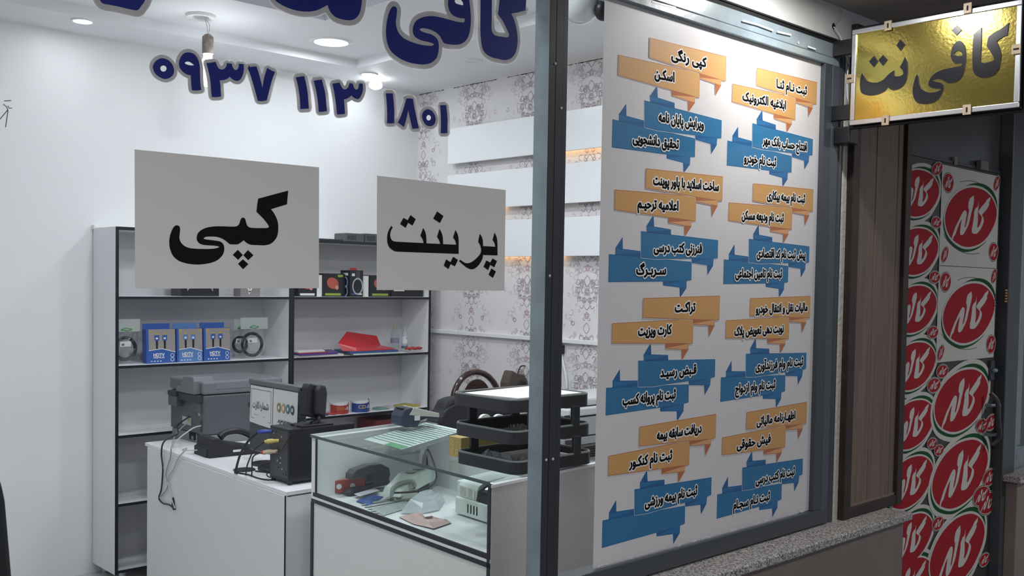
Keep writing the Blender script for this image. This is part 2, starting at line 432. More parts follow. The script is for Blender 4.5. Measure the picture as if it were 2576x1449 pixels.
# ceiling lights of the shop
M_on = mat('lit lamp', (.93, .97, 1), .3, emit=14)
def downlight(px, z, r, label, on=True, y_off=0):
    p = onZ(px[0], px[1], z)
    t = thing('downlight', label, 'ceiling light', (p.x, p.y, z), 'recessed downlights')
    MB().lathe([(r*.82, -.001), (r*.86, -.006), (r*1.02, -.007), (r*1.1, -.001), (r*1.1, .004)], p, 32).build('rim', M_white_pl, t, smooth=True)
    MB().lathe([(1e-6, -.0035), (r*.5, -.0045), (r*.83, -.002), (r*.83, .003)], p, 32).build('lens', M_on if on else M_white_pl, t, smooth=True)
downlight((833, 105), ZT, .105, 'large round lit downlight in the raised middle of the ceiling')
downlight((208, 52), ZS, .05, 'small lit downlight in the ceiling border, the left one by the white wall')
downlight((928, 186), ZS, .05, 'small lit downlight in the ceiling border near the room corner')
downlight((1190, 152), ZS, .05, 'unlit downlight in the ceiling border above the wallpapered wall', False)
# spot on the border corner, tilted lamp next to the corner downlight
p = onZ(945, 206, ZS-.02); t = thing('spotlight', 'lit swivel spotlight under the ceiling border right beside the corner downlight', 'ceiling light', (p.x, p.y, ZS))
MB().lathe([(.012, 0), (.02, -.01), (.02, .02)], (p.x, p.y, ZS-.018), 20).build('mount', M_white_pl, t, smooth=True)
MB().ball((p.x, p.y, ZS-.04), .042, (1, 1, .62)).build('lamp_head', M_on, t, smooth=True)
# hanging bulb under an unlit recessed fitting
p = onZ(505, 38, ZT); t = thing('pendant_bulb', 'bare lit bulb hanging from a taped socket under an unlit ceiling fitting', 'lamp', (p.x, p.y, ZT))
MB().lathe([(.035, .002), (.040, -.012), (.066, -.014), (.072, -.002), (.072, .004)], p, 32).build('ceiling_rose', M_white_pl, t, smooth=True)
bx = Vector((2.285, p.y, 0))
for dx in (-.004, .005): MB().tube(path3([(p.x+.02, p.y, ZT-.012), (bx.x+dx*1.6, p.y, ZT-.04), (bx.x+dx*.4, p.y, 2.725)]), .0016, 6).build('wire', M_grey_lam, t)
MB().lathe([(.001, 2.728), (.014, 2.724), (.026, 2.712), (.027, 2.70), (.0268, 2.66), (.0272, 2.655), (.027, 2.63), (.024, 2.628)], bx, 24).build('socket', mat('taped brown socket', (.24, .19, .17), .6, var=.4, vscale=60), t, smooth=True)
MB().lathe([(.02, 2.632), (.021, 2.612), (.034, 2.585), (.047, 2.555), (.052, 2.525), (.047, 2.495), (.03, 2.476), (1e-6, 2.47)], bx, 24).build('bulb', mat('glowing bulb', (.95, .98, 1), .3, emit=9), t, smooth=True)
# ------------------------------------------------------------------ facade
ZL = .874
struct(MB().box((-.6, -1.6, -.05), (5.6, 1.5, 0)).build('ground', mat('arcade floor', (.16, .15, .14), .5, var=.1, vscale=3)))
# base wall, granite sill, wall above, arcade ceiling
M_beige = mat('beige stone cladding', (.225, .188, .165), .5, var=.05, vscale=6, bump=.03, bscale=40)
struct(MB().box((-.6, 1.385, 0), (2.935, 1.50, ZL-.022)).build('wall_front_base', M_beige, bevel=.003))
gr = bpy.data.materials.new('speckled granite'); gr.use_nodes = True; nt = gr.node_tree; b = nt.nodes['Principled BSDF']; b.inputs['Roughness'].default_value = .45
tc = nt.nodes.new('ShaderNodeTexCoord'); n1 = nt.nodes.new('ShaderNodeTexNoise'); n1.inputs['Scale'].default_value = 190; n1.inputs['Detail'].default_value = 3; n1.inputs['Distortion'].default_value = 1.2
rp = nt.nodes.new('ShaderNodeValToRGB'); rp.color_ramp.elements[0].position = .40; rp.color_ramp.elements[1].position = .60
rp.color_ramp.elements[0].color = (.09, .085, .08, 1); rp.color_ramp.elements[1].color = (.62, .60, .58, 1)
nt.links.new(tc.outputs['Object'], n1.inputs['Vector']); nt.links.new(n1.outputs['Fac'], rp.inputs[0]); nt.links.new(rp.outputs[0], b.inputs['Base Color'])
struct(MB().box((-.6, 1.362, ZL-.022), (2.945, 1.50, ZL)).build('trim_2', gr, bevel=.003))
M_plaster = mat('grey white plaster', (.60, .60, .59), .7, bump=.15, bscale=35, var=.06, vscale=7)
struct(MB().box((-.6, 1.462, 2.245), (5.6, 1.60, 2.80)).build('wall_front', M_plaster))
struct(MB().box((-.6, -1.6, 2.335), (5.6, 1.462, 2.42)).build('ceiling_arcade', mat('arcade ceiling', (.33, .30, .27), .75, bump=.1, bscale=20, var=.12, vscale=5)))
# arcade downlight (glows on the wall and mirrors in the gold sign)
t = thing('downlight', 'lit downlight in the arcade ceiling above the poster window', 'ceiling light', (2.2, 1.22, 2.335), 'recessed downlights')
MB().lathe([(.046, -.002), (.05, -.008), (.062, -.008), (.066, 0)], (2.2, 1.22, 2.335), 28).build('rim', M_steel_l, t, smooth=True)
MB().lathe([(1e-6, -.006), (.046, -.004), (.046, 0)], (2.2, 1.22, 2.335), 28).build('lens', mat('lit arcade lamp', (1, .96, .88), .3, emit=22), t, smooth=True)
# window frames: big window = left pane + post + poster pane
w1 = struct(thing('window_1', 'large shop window in a grey steel frame', 'window', (1.0, G, ZL))); del w1['category']; del w1['label']
PX0, PX1 = 1.4531, 1.506
f = MB(); f.mi(0).box((-.6, FR, ZL+.004), (2.60, 1.50, .921)); f.build('frame_rail', [M_steel], w1, bevel=.002)
f = MB(); f.box((-.6, FR, 2.166), (2.60, 1.50, 2.186)); f.box((-.6, FR+.004, 2.188), (2.60, 1.50, 2.228)); f.build('frame_head', [M_steel_l], w1, bevel=.002)
MB().box((-.6, FR+.016, 2.226), (2.66, 1.50, 2.25)).build('frame_gap', M_groove, w1)
f = MB(); f.box((2.526, FR, .921), (2.567, 1.50, 2.166)); f.build('frame_stile', [M_steel], w1, bevel=.002)
f = MB(); f.box((2.570, FR+.001, ZL+.004), (2.608, 1.50, 2.228)); f.build('frame_stile', [mat('slate steel', (.075, .086, .10), .36, bump=.05, bscale=30)], w1, bevel=.002)
MB().box((2.5665, FR+.012, ZL+.004), (2.5705, 1.49, 2.228)).build('frame_gap', M_groove, w1)
# post in three sections
f = MB(); f.box((PX0, FR, .921), (1.4705, 1.498, 2.166)); f.mi(1).box((1.4705, FR+.005, .921), (1.4722, 1.49, 2.166)); f.mi(0).box((1.4722, FR, .921), (1.4925, 1.498, 2.166)); f.mi(1).box((1.4925, FR+.005, .921), (1.494, 1.49, 2.166)); f.mi(0).box((1.494, FR+.001, .921), (PX1, 1.498, 2.166))
f.build('post', [M_steel_d, M_groove], w1, bevel=0)
MB().box((PX0-.0008, FR+.001, .921), (PX0, 1.497, 2.166)).build('post_side', M_steel_l, w1)['label'] = 'scuffed flank of the post, painted paler to look lit'  # pale skin puts the light falling on this flank into its colour
for q in ((1397, 160), (1412, 272), (1383, 694), (1374, 1157), (1391, 1155)):
    s = onY(q[0], q[1], FR); MB().ball((s.x, FR, s.z), .0032, (1, .7, 1), 10).build('screw', M_grey_lam, w1, smooth=True)
MB().box((.0, G, .90), (PX0+.004, G+.006, 2.18)).build('glass_pane', M_glass, w1)
MB().box((PX1-.004, G, .90), (2.53, G+.006, 2.18)).build('glass_pane', M_glass, w1)
# sealant smears along the frame
sm = MB(); fnF = lambda u, v, d: Vector((u, FR-.0006-d, v))
for pp in (((1868, 52), (1905, 62), (1945, 77)), ((1955, 80), (1990, 88)), ((2032, 117), (2052, 124)), ((2008, 104), (2009, 110)), ((1640, 4), (1700, 20))):
    sm.stroke([(onY(x, y, FR).x, onY(x, y, FR).z) for x, y in pp], .0022, fnF, 0, False)
sm.build('paint_smear', mat('white smear', (.8, .82, .83), .4), w1)
sm = MB(); fnG = lambda u, v, d: Vector((u, G-.0030-d, v)); rn = random.Random(5)
for x0 in range(0, 16):
    u = 1.63+x0*.056+rn.uniform(0, .02); pts = [(u+.012*i, .926+rn.uniform(-.002, .002)) for i in range(rn.randint(2, 4))]
    sm.stroke(pts, rn.uniform(.0015, .0035), fnG, 0, False)
sm.build('sealant', mat('clear sealant', (.75, .76, .77), .15), w1)
# pipe jamb, plaster strip
struct(MB().lathe([(.0285, ZL), (.0285, 2.245)], (2.634, 1.488, 0), 20).build('trim_3', M_steel, smooth=True))
struct(MB().box((2.652, 1.463, ZL), (2.676, 1.50, 2.245)).build('trim_4', mat('cracked white plaster strip', (.62, .60, .55), .8, bump=.3, bscale=60)))
# brown wooden panel
wd = bpy.data.materials.new('brown wood'); wd.use_nodes = True; nt = wd.node_tree; b = nt.nodes['Principled BSDF']; b.inputs['Roughness'].default_value = .55
tc = nt.nodes.new('ShaderNodeTexCoord'); mp = nt.nodes.new('ShaderNodeMapping'); mp.inputs['Scale'].default_value = (60, 60, 2.2)
n1 = nt.nodes.new('ShaderNodeTexNoise'); n1.inputs['Scale'].default_value = 1.4; n1.inputs['Detail'].default_value = 6; n1.inputs['Distortion'].default_value = .4
rp = nt.nodes.new('ShaderNodeValToRGB'); rp.color_ramp.elements[0].position = .25; rp.color_ramp.elements[1].position = .75
rp.color_ramp.elements[0].color = (.125, .088, .064, 1); rp.color_ramp.elements[1].color = (.215, .155, .115, 1)
nt.links.new(tc.outputs['Object'], mp.inputs['Vector']); nt.links.new(mp.outputs[0], n1.inputs['Vector']); nt.links.new(n1.outputs['Fac'], rp.inputs[0]); nt.links.new(rp.outputs[0], b.inputs['Base Color'])
M_dwood = mat('dark wood frame', (.030, .018, .014), .5, var=.3, vscale=20)
t = thing('wood_panel', 'tall brown plank panel in a dark frame standing on the granite sill', 'wooden panel', (2.86, 1.46, ZL))
MB().box((2.676, FR-.012, ZL), (2.716, 1.50, 2.30)).build('frame_side', M_dwood, t, bevel=.002)
MB().box((3.006, FR-.012, ZL), (3.040, 1.50, 2.30)).build('frame_side', M_dwood, t, bevel=.002)
MB().box((2.716, FR-.010, ZL), (3.006, 1.50, .905)).build('frame_bottom', M_dwood, t, bevel=.002)
for a, b_ in ((2.717, 2.833), (2.837, 2.970), (2.974, 3.005)):
    MB().box((a, FR, .905), (b_, 1.49, 2.30)).build('plank', wd, t, bevel=.0015)
MB().box((2.716, FR-.004, .903), (3.006, FR+.004, .912)).build('bead', mat('light wood bead', (.20, .15, .115), .5), t, bevel=.001)
MB().box((2.72, FR+.012, .90), (3.0, FR+.03, 2.29)).build('backing', M_groove, t)
# ------------------------------------------------------------------ sticker door
DX0, DX1 = 3.045, 3.785
dr = struct(thing('door_1', '', '', (3.4, 1.46, 0)))
M_dk = mat('dark metal door', (.040, .042, .042), .5, bump=.08, bscale=30, var=.2, vscale=8)
def dz(px, py): return onY(px, py, 1.462).z
ztr = dz(2400, 413)
MB().box((DX0, 1.462, .0), (DX1, 1.50, ztr)).build('door_leaf', M_dk, dr, bevel=.002)
MB().box((DX0, 1.470, ztr+.006), (DX1, 1.50, 2.32)).build('transom', mat('dim transom pane', (.070, .078, .078), .25), dr)
MB().box((DX0, 1.464, ztr+.001), (DX1, 1.50, ztr+.011)).build('transom_bar', M_steel, dr, bevel=.001)
for q in ((2288, 372), (2288, 400)):
    s = onY(q[0], q[1], 1.45); MB().box((s.x-.010, 1.450, s.z-.022), (s.x+.012, 1.464, s.z+.022)).build('hinge', mat('pale metal', (.55, .55, .53), .3, .6), dr, bevel=.002)
s = onY(2476, 416, 1.45); MB().box((s.x-.03, 1.448, s.z-.016), (s.x+.035, 1.466, s.z+.016)).build('door_stop', mat('grey block', (.16, .165, .155), .6), dr, bevel=.002)
s = onY(2405, 404, 1.46); MB().box((s.x-.011, 1.460, s.z-.014), (s.x+.011, 1.463, s.z+.014)).build('tape', mat('tape', (.20, .20, .18), .5), dr)
a, b_ = onY(2503, 990, 1.42), onY(2506, 1120, 1.42)
MB().tube(path3([(a.x, 1.435, a.z), (a.x+.012, 1.415, a.z-.03), (a.x+.018, 1.412, (a.z+b_.z)/2), (b_.x+.012, 1.415, b_.z+.03), (b_.x, 1.435, b_.z)]), .0085, 10).build('door_handle', M_steel, dr, smooth=True)
for q in ((2493, 1020), (2491, 1094)):
    s = onY(q[0], q[1], 1.44); MB().tube([(s.x, 1.465, s.z), (s.x, 1.44, s.z), (s.x+.03, 1.42, s.z)], .006, 8).build('handle_stud', M_steel_l, dr, smooth=True)
s = onY(2497, 932, 1.45); MB().box((s.x-.012, 1.450, s.z-.035), (s.x+.022, 1.464, s.z+.035)).build('lock_plate', M_steel, dr, bevel=.002)
MB().ball((s.x+.008, 1.446, s.z), .011, (1.5, 1, .8), 12).build('lock_knob', M_steel_l, dr, smooth=True)
# door post and the next shop window
struct(MB().box((3.790, 1.425, 0), (3.905, 1.50, 2.34)).build('trim_5', M_steel, bevel=.003))
struct(MB().box((3.83, 1.385, 0), (5.6, 1.50, ZL-.022)).build('wall_front_base_2', M_beige, bevel=.003))
struct(MB().box((3.80, 1.362, ZL-.022), (5.6, 1.50, ZL)).build('trim_6', gr, bevel=.003))
w2 = struct(thing('window_2', '', '', (4.3, 1.46, ZL)))
f = MB(); f.box((3.907, 1.448, ZL), (3.985, 1.50, 2.34)); f.box((3.985, 1.448, ZL), (5.6, 1.50, .945)); f.box((3.985, 1.448, 2.20), (5.6, 1.50, 2.34)); f.build('window_frame', M_steel_l, w2, bevel=.003)
MB().box((3.98, 1.47, .94), (5.6, 1.476, 2.21)).build('glass_pane', glass('neighbour glass', (.75, .8, .78), 1.0), w2)
struct(MB().box((4.17, 1.50, 0), (5.6, 3.0, .02)).build('floor_neighbour', M_grey_lam)); struct(MB().box((4.17, 3.0, 0), (5.6, 3.1, 2.9)).build('wall_neighbour', mat('dim olive wall', (.22, .22, .17), .8)))
struct(MB().box((5.6, 1.45, 0), (5.7, 3.1, 2.9)).build('wall_neighbour_side', M_wall))
struct(MB().box((4.17, 1.50, 2.7), (5.6, 3.1, 2.8)).build('ceiling_neighbour', M_ceil))
q = onY(2570, 452, 1.9); tag(MB().lathe([(1e-6, -.004), (.035, -.003), (.036, .01)], (q.x, 1.9, 2.695), 20).build('downlight', mat('lit lamp small', (1, .98, .9), .3, emit=5)), 'small lit downlight inside the neighbouring shop at the right edge', 'ceiling light')
q = onY(2531, 745, 1.424); mo = MB()
for i in range(5): mo.box((q.x-.009+.002*(i % 2), 1.4235, q.z-.022+i*.010), (q.x+.011, 1.4255, q.z-.016+i*.010))
tag(mo.build('phone_notice', mat('orange paint', (.45, .22, .06), .6)), 'small faded orange stencil on the grey door post', 'marking')
# ------------------------------------------------------------------ lettering on the glass
M_blue = mat('blue vinyl', (.012, .022, .19), .35)
M_vin = mat('pale vinyl', (.84, .83, .83), .6, trans=.55, spec=.2)
def plane_map(Y, ox, oy, sc):
    """zoomed tracing -> metres on the facade plane"""
    def g(p): q = onY(ox+p[0]/sc, oy+p[1]/sc, Y); return (q.x, q.z)
    return g
def ellipse(cx, cy, rx, ry, n=24): return [(cx+rx*math.cos(2*PI*i/n), cy+ry*math.sin(2*PI*i/n)) for i in range(n)]
def fnGl(u, v, d): return Vector((u, G-.0006-d, v))
def decal(name, conts, g, border, parent, d0=0):
    m = MB(); cs = [[g(p) for p in c] for c in conts]
    m.mi(1).union(rim_polys(cs[0], border, 10)+tri_polys([cs[0]]), fnGl, d0)
    m.mi(0).fill(cs, fnGl, m.top)
    return m.build(name, [M_blue, M_vin], parent)
gA = plane_map(G, 360, 110, 7.1556); gB = plane_map(G, 720, 160, 5.8545)
DIG = [
 (gA, ['170,415;195,350;240,300;300,268;345,262;420,280;490,330;535,400;553,470;545,540;510,590;450,625;380,635;300,605;230,555;190,495', ellipse(362, 448, 56, 55)]),
 (gA, ['640,350;655,280;690,215;740,170;800,158;860,165;920,195;970,255;1000,330;1017,430;1020,560;1025,680;1033,770;1045,832*;960,845;875,840*;865,780;858,700;852,570*;800,560;740,530;680,475;650,420', '748,342;780,325;830,330;880,360;910,388*;850,390;790,378;755,360']),
 (gA, ['1135,350*;1220,340;1303,328*;1330,400;1365,450;1415,465;1465,445;1495,400;1505,348*;1595,362*;1605,410;1630,455;1665,475;1700,455;1715,410;1718,362*;1805,367*;1810,450;1800,530;1775,600;1735,655;1680,670;1620,650;1575,615;1553,597*;1515,630;1450,655;1375,660*;1390,760;1400,950*;1320,962;1233,960*;1220,850;1210,700;1195,600;1165,460']),
 (gA, ['1875,430*;1950,415;2035,410*;2070,510;2110,650;2143,790*;2165,650;2190,550;2228,435*;2300,480;2370,508*;2320,640;2270,830;2220,1020*;2140,1035;2060,1030*;2030,920;1990,780;1930,580']),
 (gB, ['138,203*;200,192;262,185*;290,300;315,450;330,662*;265,667;205,670*;200,560;185,420;165,310']),
 (gB, ['400,255*;460,243;520,235*;550,350;575,470;595,700*;535,710;475,713*;465,600;445,450;425,350']),
 (gB, ['675,298*;730,288;783,280*;805,330;830,368;860,380;890,368;915,335;928,288*;980,297*;990,340;1010,375;1035,382;1055,365;1065,330;1067,293*;1122,295*;1127,350;1125,400;1105,460;1080,505;1050,522;1005,510;975,488;955,470*;930,495;890,518;847,528*;855,620;862,740*;800,748;745,750*;735,650;715,490;700,400']),
 (gB, ['1463,440*;1515,438;1565,440*;1578,550;1588,700;1587,878*;1535,882;1480,880*;1482,750;1475,580']),
 (gB, ['1765,515*;1815,513;1865,520*;1880,620;1910,760;1950,955*;1900,958;1855,962*;1830,860;1810,770;1793,690*;1775,780;1755,860;1730,935*;1690,905;1640,870*;1690,760;1730,640']),
 (gB, ['1995,785;2005,730;2035,690;2080,673;2130,690;2170,735;2195,800;2190,860;2165,905;2110,923;2055,905;2015,850', ellipse(2093, 798, 33, 40)]),
 (gB, ['2262,615*;2305,612;2352,612*;2365,720;2373,830;2370,1022*;2320,1027;2273,1025*;2275,900;2272,760']),
]
b0 = gA((362, 600))
t = thing('phone_number_decal', 'dark blue outlined phone number in Persian digits across the shop glass', 'window lettering', (b0[0], G, b0[1]))
for i, (g, cs) in enumerate(DIG):
    decal('digit', [traced(c) if isinstance(c, str) else c for c in cs], g, .0056 if i < 4 else (.0062 if i < 7 else .0066), t, .00025*(i % 2))
gD = plane_map(G, 940, 0, 6.1333); gC = plane_map(G, 660, 0, 8.5867); gC2 = plane_map(G, 0, 0, 6.44)
b0 = gD((1000, 900))
t = thing('shop_name_decal', 'big royal blue outlined Persian word on the glass beside the post', 'window lettering', (b0[0], G, b0[1]))
KA = '1645,-500*;1645,0;1642,400;1650,600;1680,760;1740,840;1820,885;1900,905;1990,925;2070,920;2140,880;2190,800;2215,680;2215,560;2195,420;2160,300;2120,210*;2230,190;2340,160*;2355,-60*;2375,-260*;2150,-195;1960,-130*;1940,0;1915,220*;1990,330;2050,450;2085,540;2060,577;1990,570;1880,550;1835,510;1815,440;1818,300;1820,0;1815,-500*'
FI = '310,98;270,120;235,190;200,320;185,480;195,620;235,745;300,830;420,915;560,970;720,995;820,990;900,960;965,895;995,800;1000,690;985,620;945,570;880,530;800,510;730,480;705,455;740,437;820,445;920,480;1000,540;1040,600;1075,660;1130,680;1250,692;1350,675;1430,610;1475,500;1495,350;1490,180;1468,0;1430,-120;1330,-200;1230,-150;1160,-60;1142,60;1155,140;1195,215;1260,260;1340,282;1390,285;1400,315;1385,345;1300,340;1180,310;1050,275;930,252;850,250;760,265;680,300;625,360;600,440;605,520;640,575;720,620;820,645;900,668;925,692;880,708;780,700;680,680;560,640;460,590;390,520;350,430;338,340;350,240;355,160;345,120'
decal('letter', [traced(KA)], gD, .0090, t)
decal('letter', [traced(FI), traced('1245,20;1270,55;1330,75;1373,80;1370,40;1340,0;1300,-20;1260,-10')], gD, .0098, t, .00025)
b0 = gC((1100, 400))
t = thing('shop_name_decal', 'royal blue outlined Persian word cut by the top edge, over the hanging bulb', 'window lettering', (b0[0], G, b0[1]))
decal('letter', [traced('150,-260*;230,-100;275,10;400,100;560,175;720,225;880,250;1040,250;1180,220;1300,165;1405,108*;1430,190;1480,280;1560,360;1650,400;1760,430;1860,440;1960,425;2030,380;2090,300;2125,180;2140,80;2150,-40;2145,-180;2120,-400*;1700,-250;1100,-180;600,-210')], gC, .0098, t)
b0 = gC2((1900, 200))
t = thing('shop_name_decal', 'lower tip of a navy outlined letter at the top edge left of the phone number', 'window lettering', (b0[0], G, b0[1]))
decal('letter', [traced('1560,-220*;1590,-60;1625,20;1670,60;1760,78;1900,105;2050,140;2190,168;2240,158;2280,105;2330,40;2370,-60;2420,-220*')], gC2, .0098, t)

# ------------------------------------------------------------------ the two paper notices
def notice(label, corners, glyphs, g):
    cs = [g0 for g0 in [(onY(x, y, G).x, onY(x, y, G).z) for x, y in corners]]
    cx = sum(c[0] for c in cs)/4; t = thing('paper_notice', label, 'notice', (cx, G, min(c[1] for c in cs)))
    m = MB(); fnP = lambda u, v, d: Vector((u, G-.0008-d, v)); m.prism(cs, fnP, -.0003, .0001); m.build('sheet', M_paper, t)
    m = MB()
    for s in glyphs:
        m.fill([[g(p) for p in traced(s, 4)]], fnP, .0005)
    m.build('printed_word', M_ink, t)
gE = plane_map(G, 400, 460, 6.0389); gF = plane_map(G, 950, 520, 7.2455)
notice('grey paper notice on the glass with one heavy rounded black word', ((338, 376), (802, 421), (801.5, 725), (339.5, 726)), (
 '1500,240*;1957,118*;1938,327*;1695,400*;1740,460;1785,550;1805,640;1803,740;1785,820;1740,885;1680,930;1600,948;1480,945;1390,940;1330,915;1280,872*;1240,905;1190,933;1120,935;1070,930;1020,890;960,850;880,822;800,815;710,820;672,843;700,858;780,868;870,880;930,895;970,930;985,980;980,1050;950,1110;880,1175;780,1215;640,1238;520,1238;400,1220;290,1180;210,1110;165,1010;150,900;165,790;200,700;235,655;270,645;305,662;315,700;310,770;305,840;325,900;370,950;440,985;540,1000;700,1005;820,1000;890,985;908,970;870,958;780,950;680,943;610,920;572,870;570,810;590,760;640,715;720,680;830,662;960,660;1090,665;1170,660;1210,630;1230,570;1250,535;1280,530;1303,548;1320,610;1340,655;1380,680;1480,687;1600,687;1650,682;1663,660;1640,620;1580,545;1475,440*;1485,340',
 '1193,1018*;1268,1095*;1198,1170*;1115,1093*', '1345,1020*;1430,1100*;1350,1175*;1275,1100*', '1268,1160*;1352,1235*;1272,1312*;1195,1230*'), gE)
notice('grey paper notice on the glass nearest the post, thin toothed black word', ((948, 442), (1271.5, 478), (1268, 731.3), (947, 729.4)), (
 '240,350*;268,378*;235,440;222,510;228,560;250,605;285,628;330,637;830,663*;815,600;772,525*;800,450;823,388*;860,460;878,540;883,668*;1133,678*;1115,620;1075,545*;1100,470;1120,403*;1160,480;1180,560;1187,683*;1423,692*;1410,630;1367,560*;1390,490;1410,423*;1450,500;1468,590;1470,700;1470,860*;340,818;280,800;210,745;175,670;165,580;175,490;200,420',
 '1855,490*;1895,560;1912,640;1913,717*;2135,730*;2125,670;2087,605*;2105,540;2123,470*;2160,550;2175,640;2178,888*;1913,880*;1905,940;1860,1030;1800,1100;1740,1135;1680,1138;1610,1105;1540,1050;1475,992*;1498,965*;1560,1010;1620,1030;1690,1015;1770,960;1840,890;1875,830;1878,770;1860,700;1825,640*;1838,570',
 '463,203*;540,247*;592,152*;688,228*;628,345*;548,291*;503,387*;402,315*', '1075,85*;1193,170*;1128,298*;1005,218*',
 '1240,960*;1320,1010*;1370,912*;1458,970*;1400,1088*;1325,1045*;1283,1138*;1197,1073*',
 '1975,978*;2045,1020*;2085,942*;2168,990*;2120,1105*;2045,1060*;2005,1155*;1922,1095*', '2065,1123*;2148,1180*;2095,1298*;2015,1240*'), gF)

# ------------------------------------------------------------------ the service poster with its folded ribbons
PY = G-.0012
fnPo = lambda u, v, d: Vector((u, PY-d, v))
p_tl, p_tr, p_br, p_bl = onY(1524, -20, PY), onY(2076, 157, PY), onY(2046, 1287, PY), onY(1489, 1446, PY)
xl = (p_bl.x+p_tl.x)/2
poster = thing('poster', 'tall white poster of orange and blue folded ribbons listing services in Persian', 'poster', (2.08, PY, .925))
M_post = mat('poster print paper', (.70, .685, .69), .45, trans=.05)
MB().prism([(xl, .923), (2.5265, .923), (2.5265, 2.166), (xl, 2.166)], fnPo, -.0003, 0).build('sheet', M_post, poster)
MO = [mat('ribbon orange', (.62, .34, .125), .55), mat('ribbon orange fold', (.46, .155, .07), .45), mat('ribbon orange light fold', (.68, .36, .16), .45), mat('ribbon brown outline', (.25, .075, .035), .5), mat('ribbon pink rim', (.80, .62, .55), .5)]
MBl = [mat('ribbon blue', (.028, .175, .36), .45), mat('ribbon blue fold', (.020, .115, .29), .45), mat('ribbon blue light fold', (.026, .16, .37), .45), mat('ribbon navy outline', (.008, .05, .14), .5), mat('ribbon pale blue rim', (.62, .72, .84), .5)]
gO = plane_map(PY, 1515, 735, 8.05); gU = plane_map(PY, 1515, 875, 7.625)
def P4(s): return [(p[0], p[1]) for p in parse(s)]
RIB = {  # outline of a ribbon (silhouette pieces), main band last so that it lies on top
 'O1': (gO, MO, [(1, '1830,540;2268,563;1842,635'), (2, '1842,632;2268,563;2260,672;1845,645'), (1, '2150,678;2265,668;2160,875'), (0, '830,130;2370,80;2358,550;2268,568;2268,560;820,510')]),
 'O2': (gO, MO, [(1, '1277,1035;1740,1045;1280,1135'), (2, '1280,1135;1740,1045;1730,1158;1285,1140'), (1, '1605,1155;1737,1150;1612,1360'), (0, '203,640;1835,545;1822,1030;1740,1048;1740,1036;192,1030')]),
 'B1': (gU, MBl, [(2, '797,130;1255,145;1250,165;800,240'), (1, '1255,150;1257,238;830,240;800,238'), (1, '800,131;933,121;923,-78'), (1, '1660,625;2075,565;1662,706'), (2, '1662,706;2075,565;2062,712;1660,710'), (1, '1955,713;2065,705;1965,888'), (0, '693,255;2160,225;2152,550;2075,575;1660,630;940,735;693,740')]),
 'B2': (gU, MBl, [(2, '205,642;692,635;690,655;200,758'), (1, '692,650;690,750;240,768;200,760'), (1, '200,645;335,632;332,425'), (1, '1113,1132;1560,1058;1115,1207'), (2, '1115,1207;1560,1058;1552,1207;1117,1212'), (1, '1430,1210;1555,1205;1437,1395'), (0, '80,775;1655,705;1648,1040;1560,1066;1113,1138;68,1290')]),
}
UZ = .2940; UX = (-.001, 0, 0)     # the pattern repeats every 29.4 cm down the sheet
org = onY(1618, 752, PY); orgR = onY(1887, 752, PY)
TXT = [[('کپی رنگی', 1688, 1776, 147), ('اسکـن', 1646, 1695, 189), ('ویرایش پایان نامه', 1656, 1769, 303), ('تحقیق دانشجویی', 1591, 1706, 354),
  ('ساخت اسلاید با پاور پوینت', 1642.5, 1807, 461), ('اعلامیه ترحیـم', 1603, 1705, 514), ('فنرزنی کتب درسی', 1644, 1764.5, 623), ('سـربـرگ', 1600, 1674, 678),
  ('تراکـت', 1697, 1747.6, 772), ('کارت ویزیت', 1605, 1688, 830), ('قـبض رسیـد', 1660.6, 1750, 932), ('ثبت نام پروانه کسب', 1566, 1698, 998),
  ('دریافت سابقه بیمه', 1652, 1763, 1085), ('ثبت نام کنکـور', 1582.5, 1689, 1153), ('ثبت نام بیمه ورزشی', 1622, 1752, 1247), None],
 [('ثبت نـام ثنـا', 1952.6, 2028.5, 219), ('ابلاغیه الکترونیک', 1867, 1976, 253), ('افتتاح حساب بانک مهر', 1918, 2028.5, 361), ('ثبت نام خودرو', 1871, 1951, 402),
  ('ثبت نام بیمه بیکاری', 1929, 2024, 495), ('ثبت نام ودیعه مسکن', 1865, 1970, 544), ('پیش ثبت نام کد اقتصادی', 1903, 2025, 638), ('ثبت نام تامین اجتماعی', 1849, 1966, 687),
  ('مالیات نقل و انتقال خودرو', 1901, 2030, 774), ('نوبت دهی تعویض پلاک', 1847, 1970, 829), ('ثبت نام وام فرزندآوری', 1900, 2019, 914), ('ثبت نام وام ازدواج', 1849, 1949, 971),
  ('اظهـارنامه مالیاتی', 1903, 1999, 1051), ('فیش حقوقی', 1853, 1937, 1110), ('ثبت نام کتب درسی', 1900.6, 1997.5, 1195), ('ثبت نـام سجـام', 1844, 1935, 1258)]]
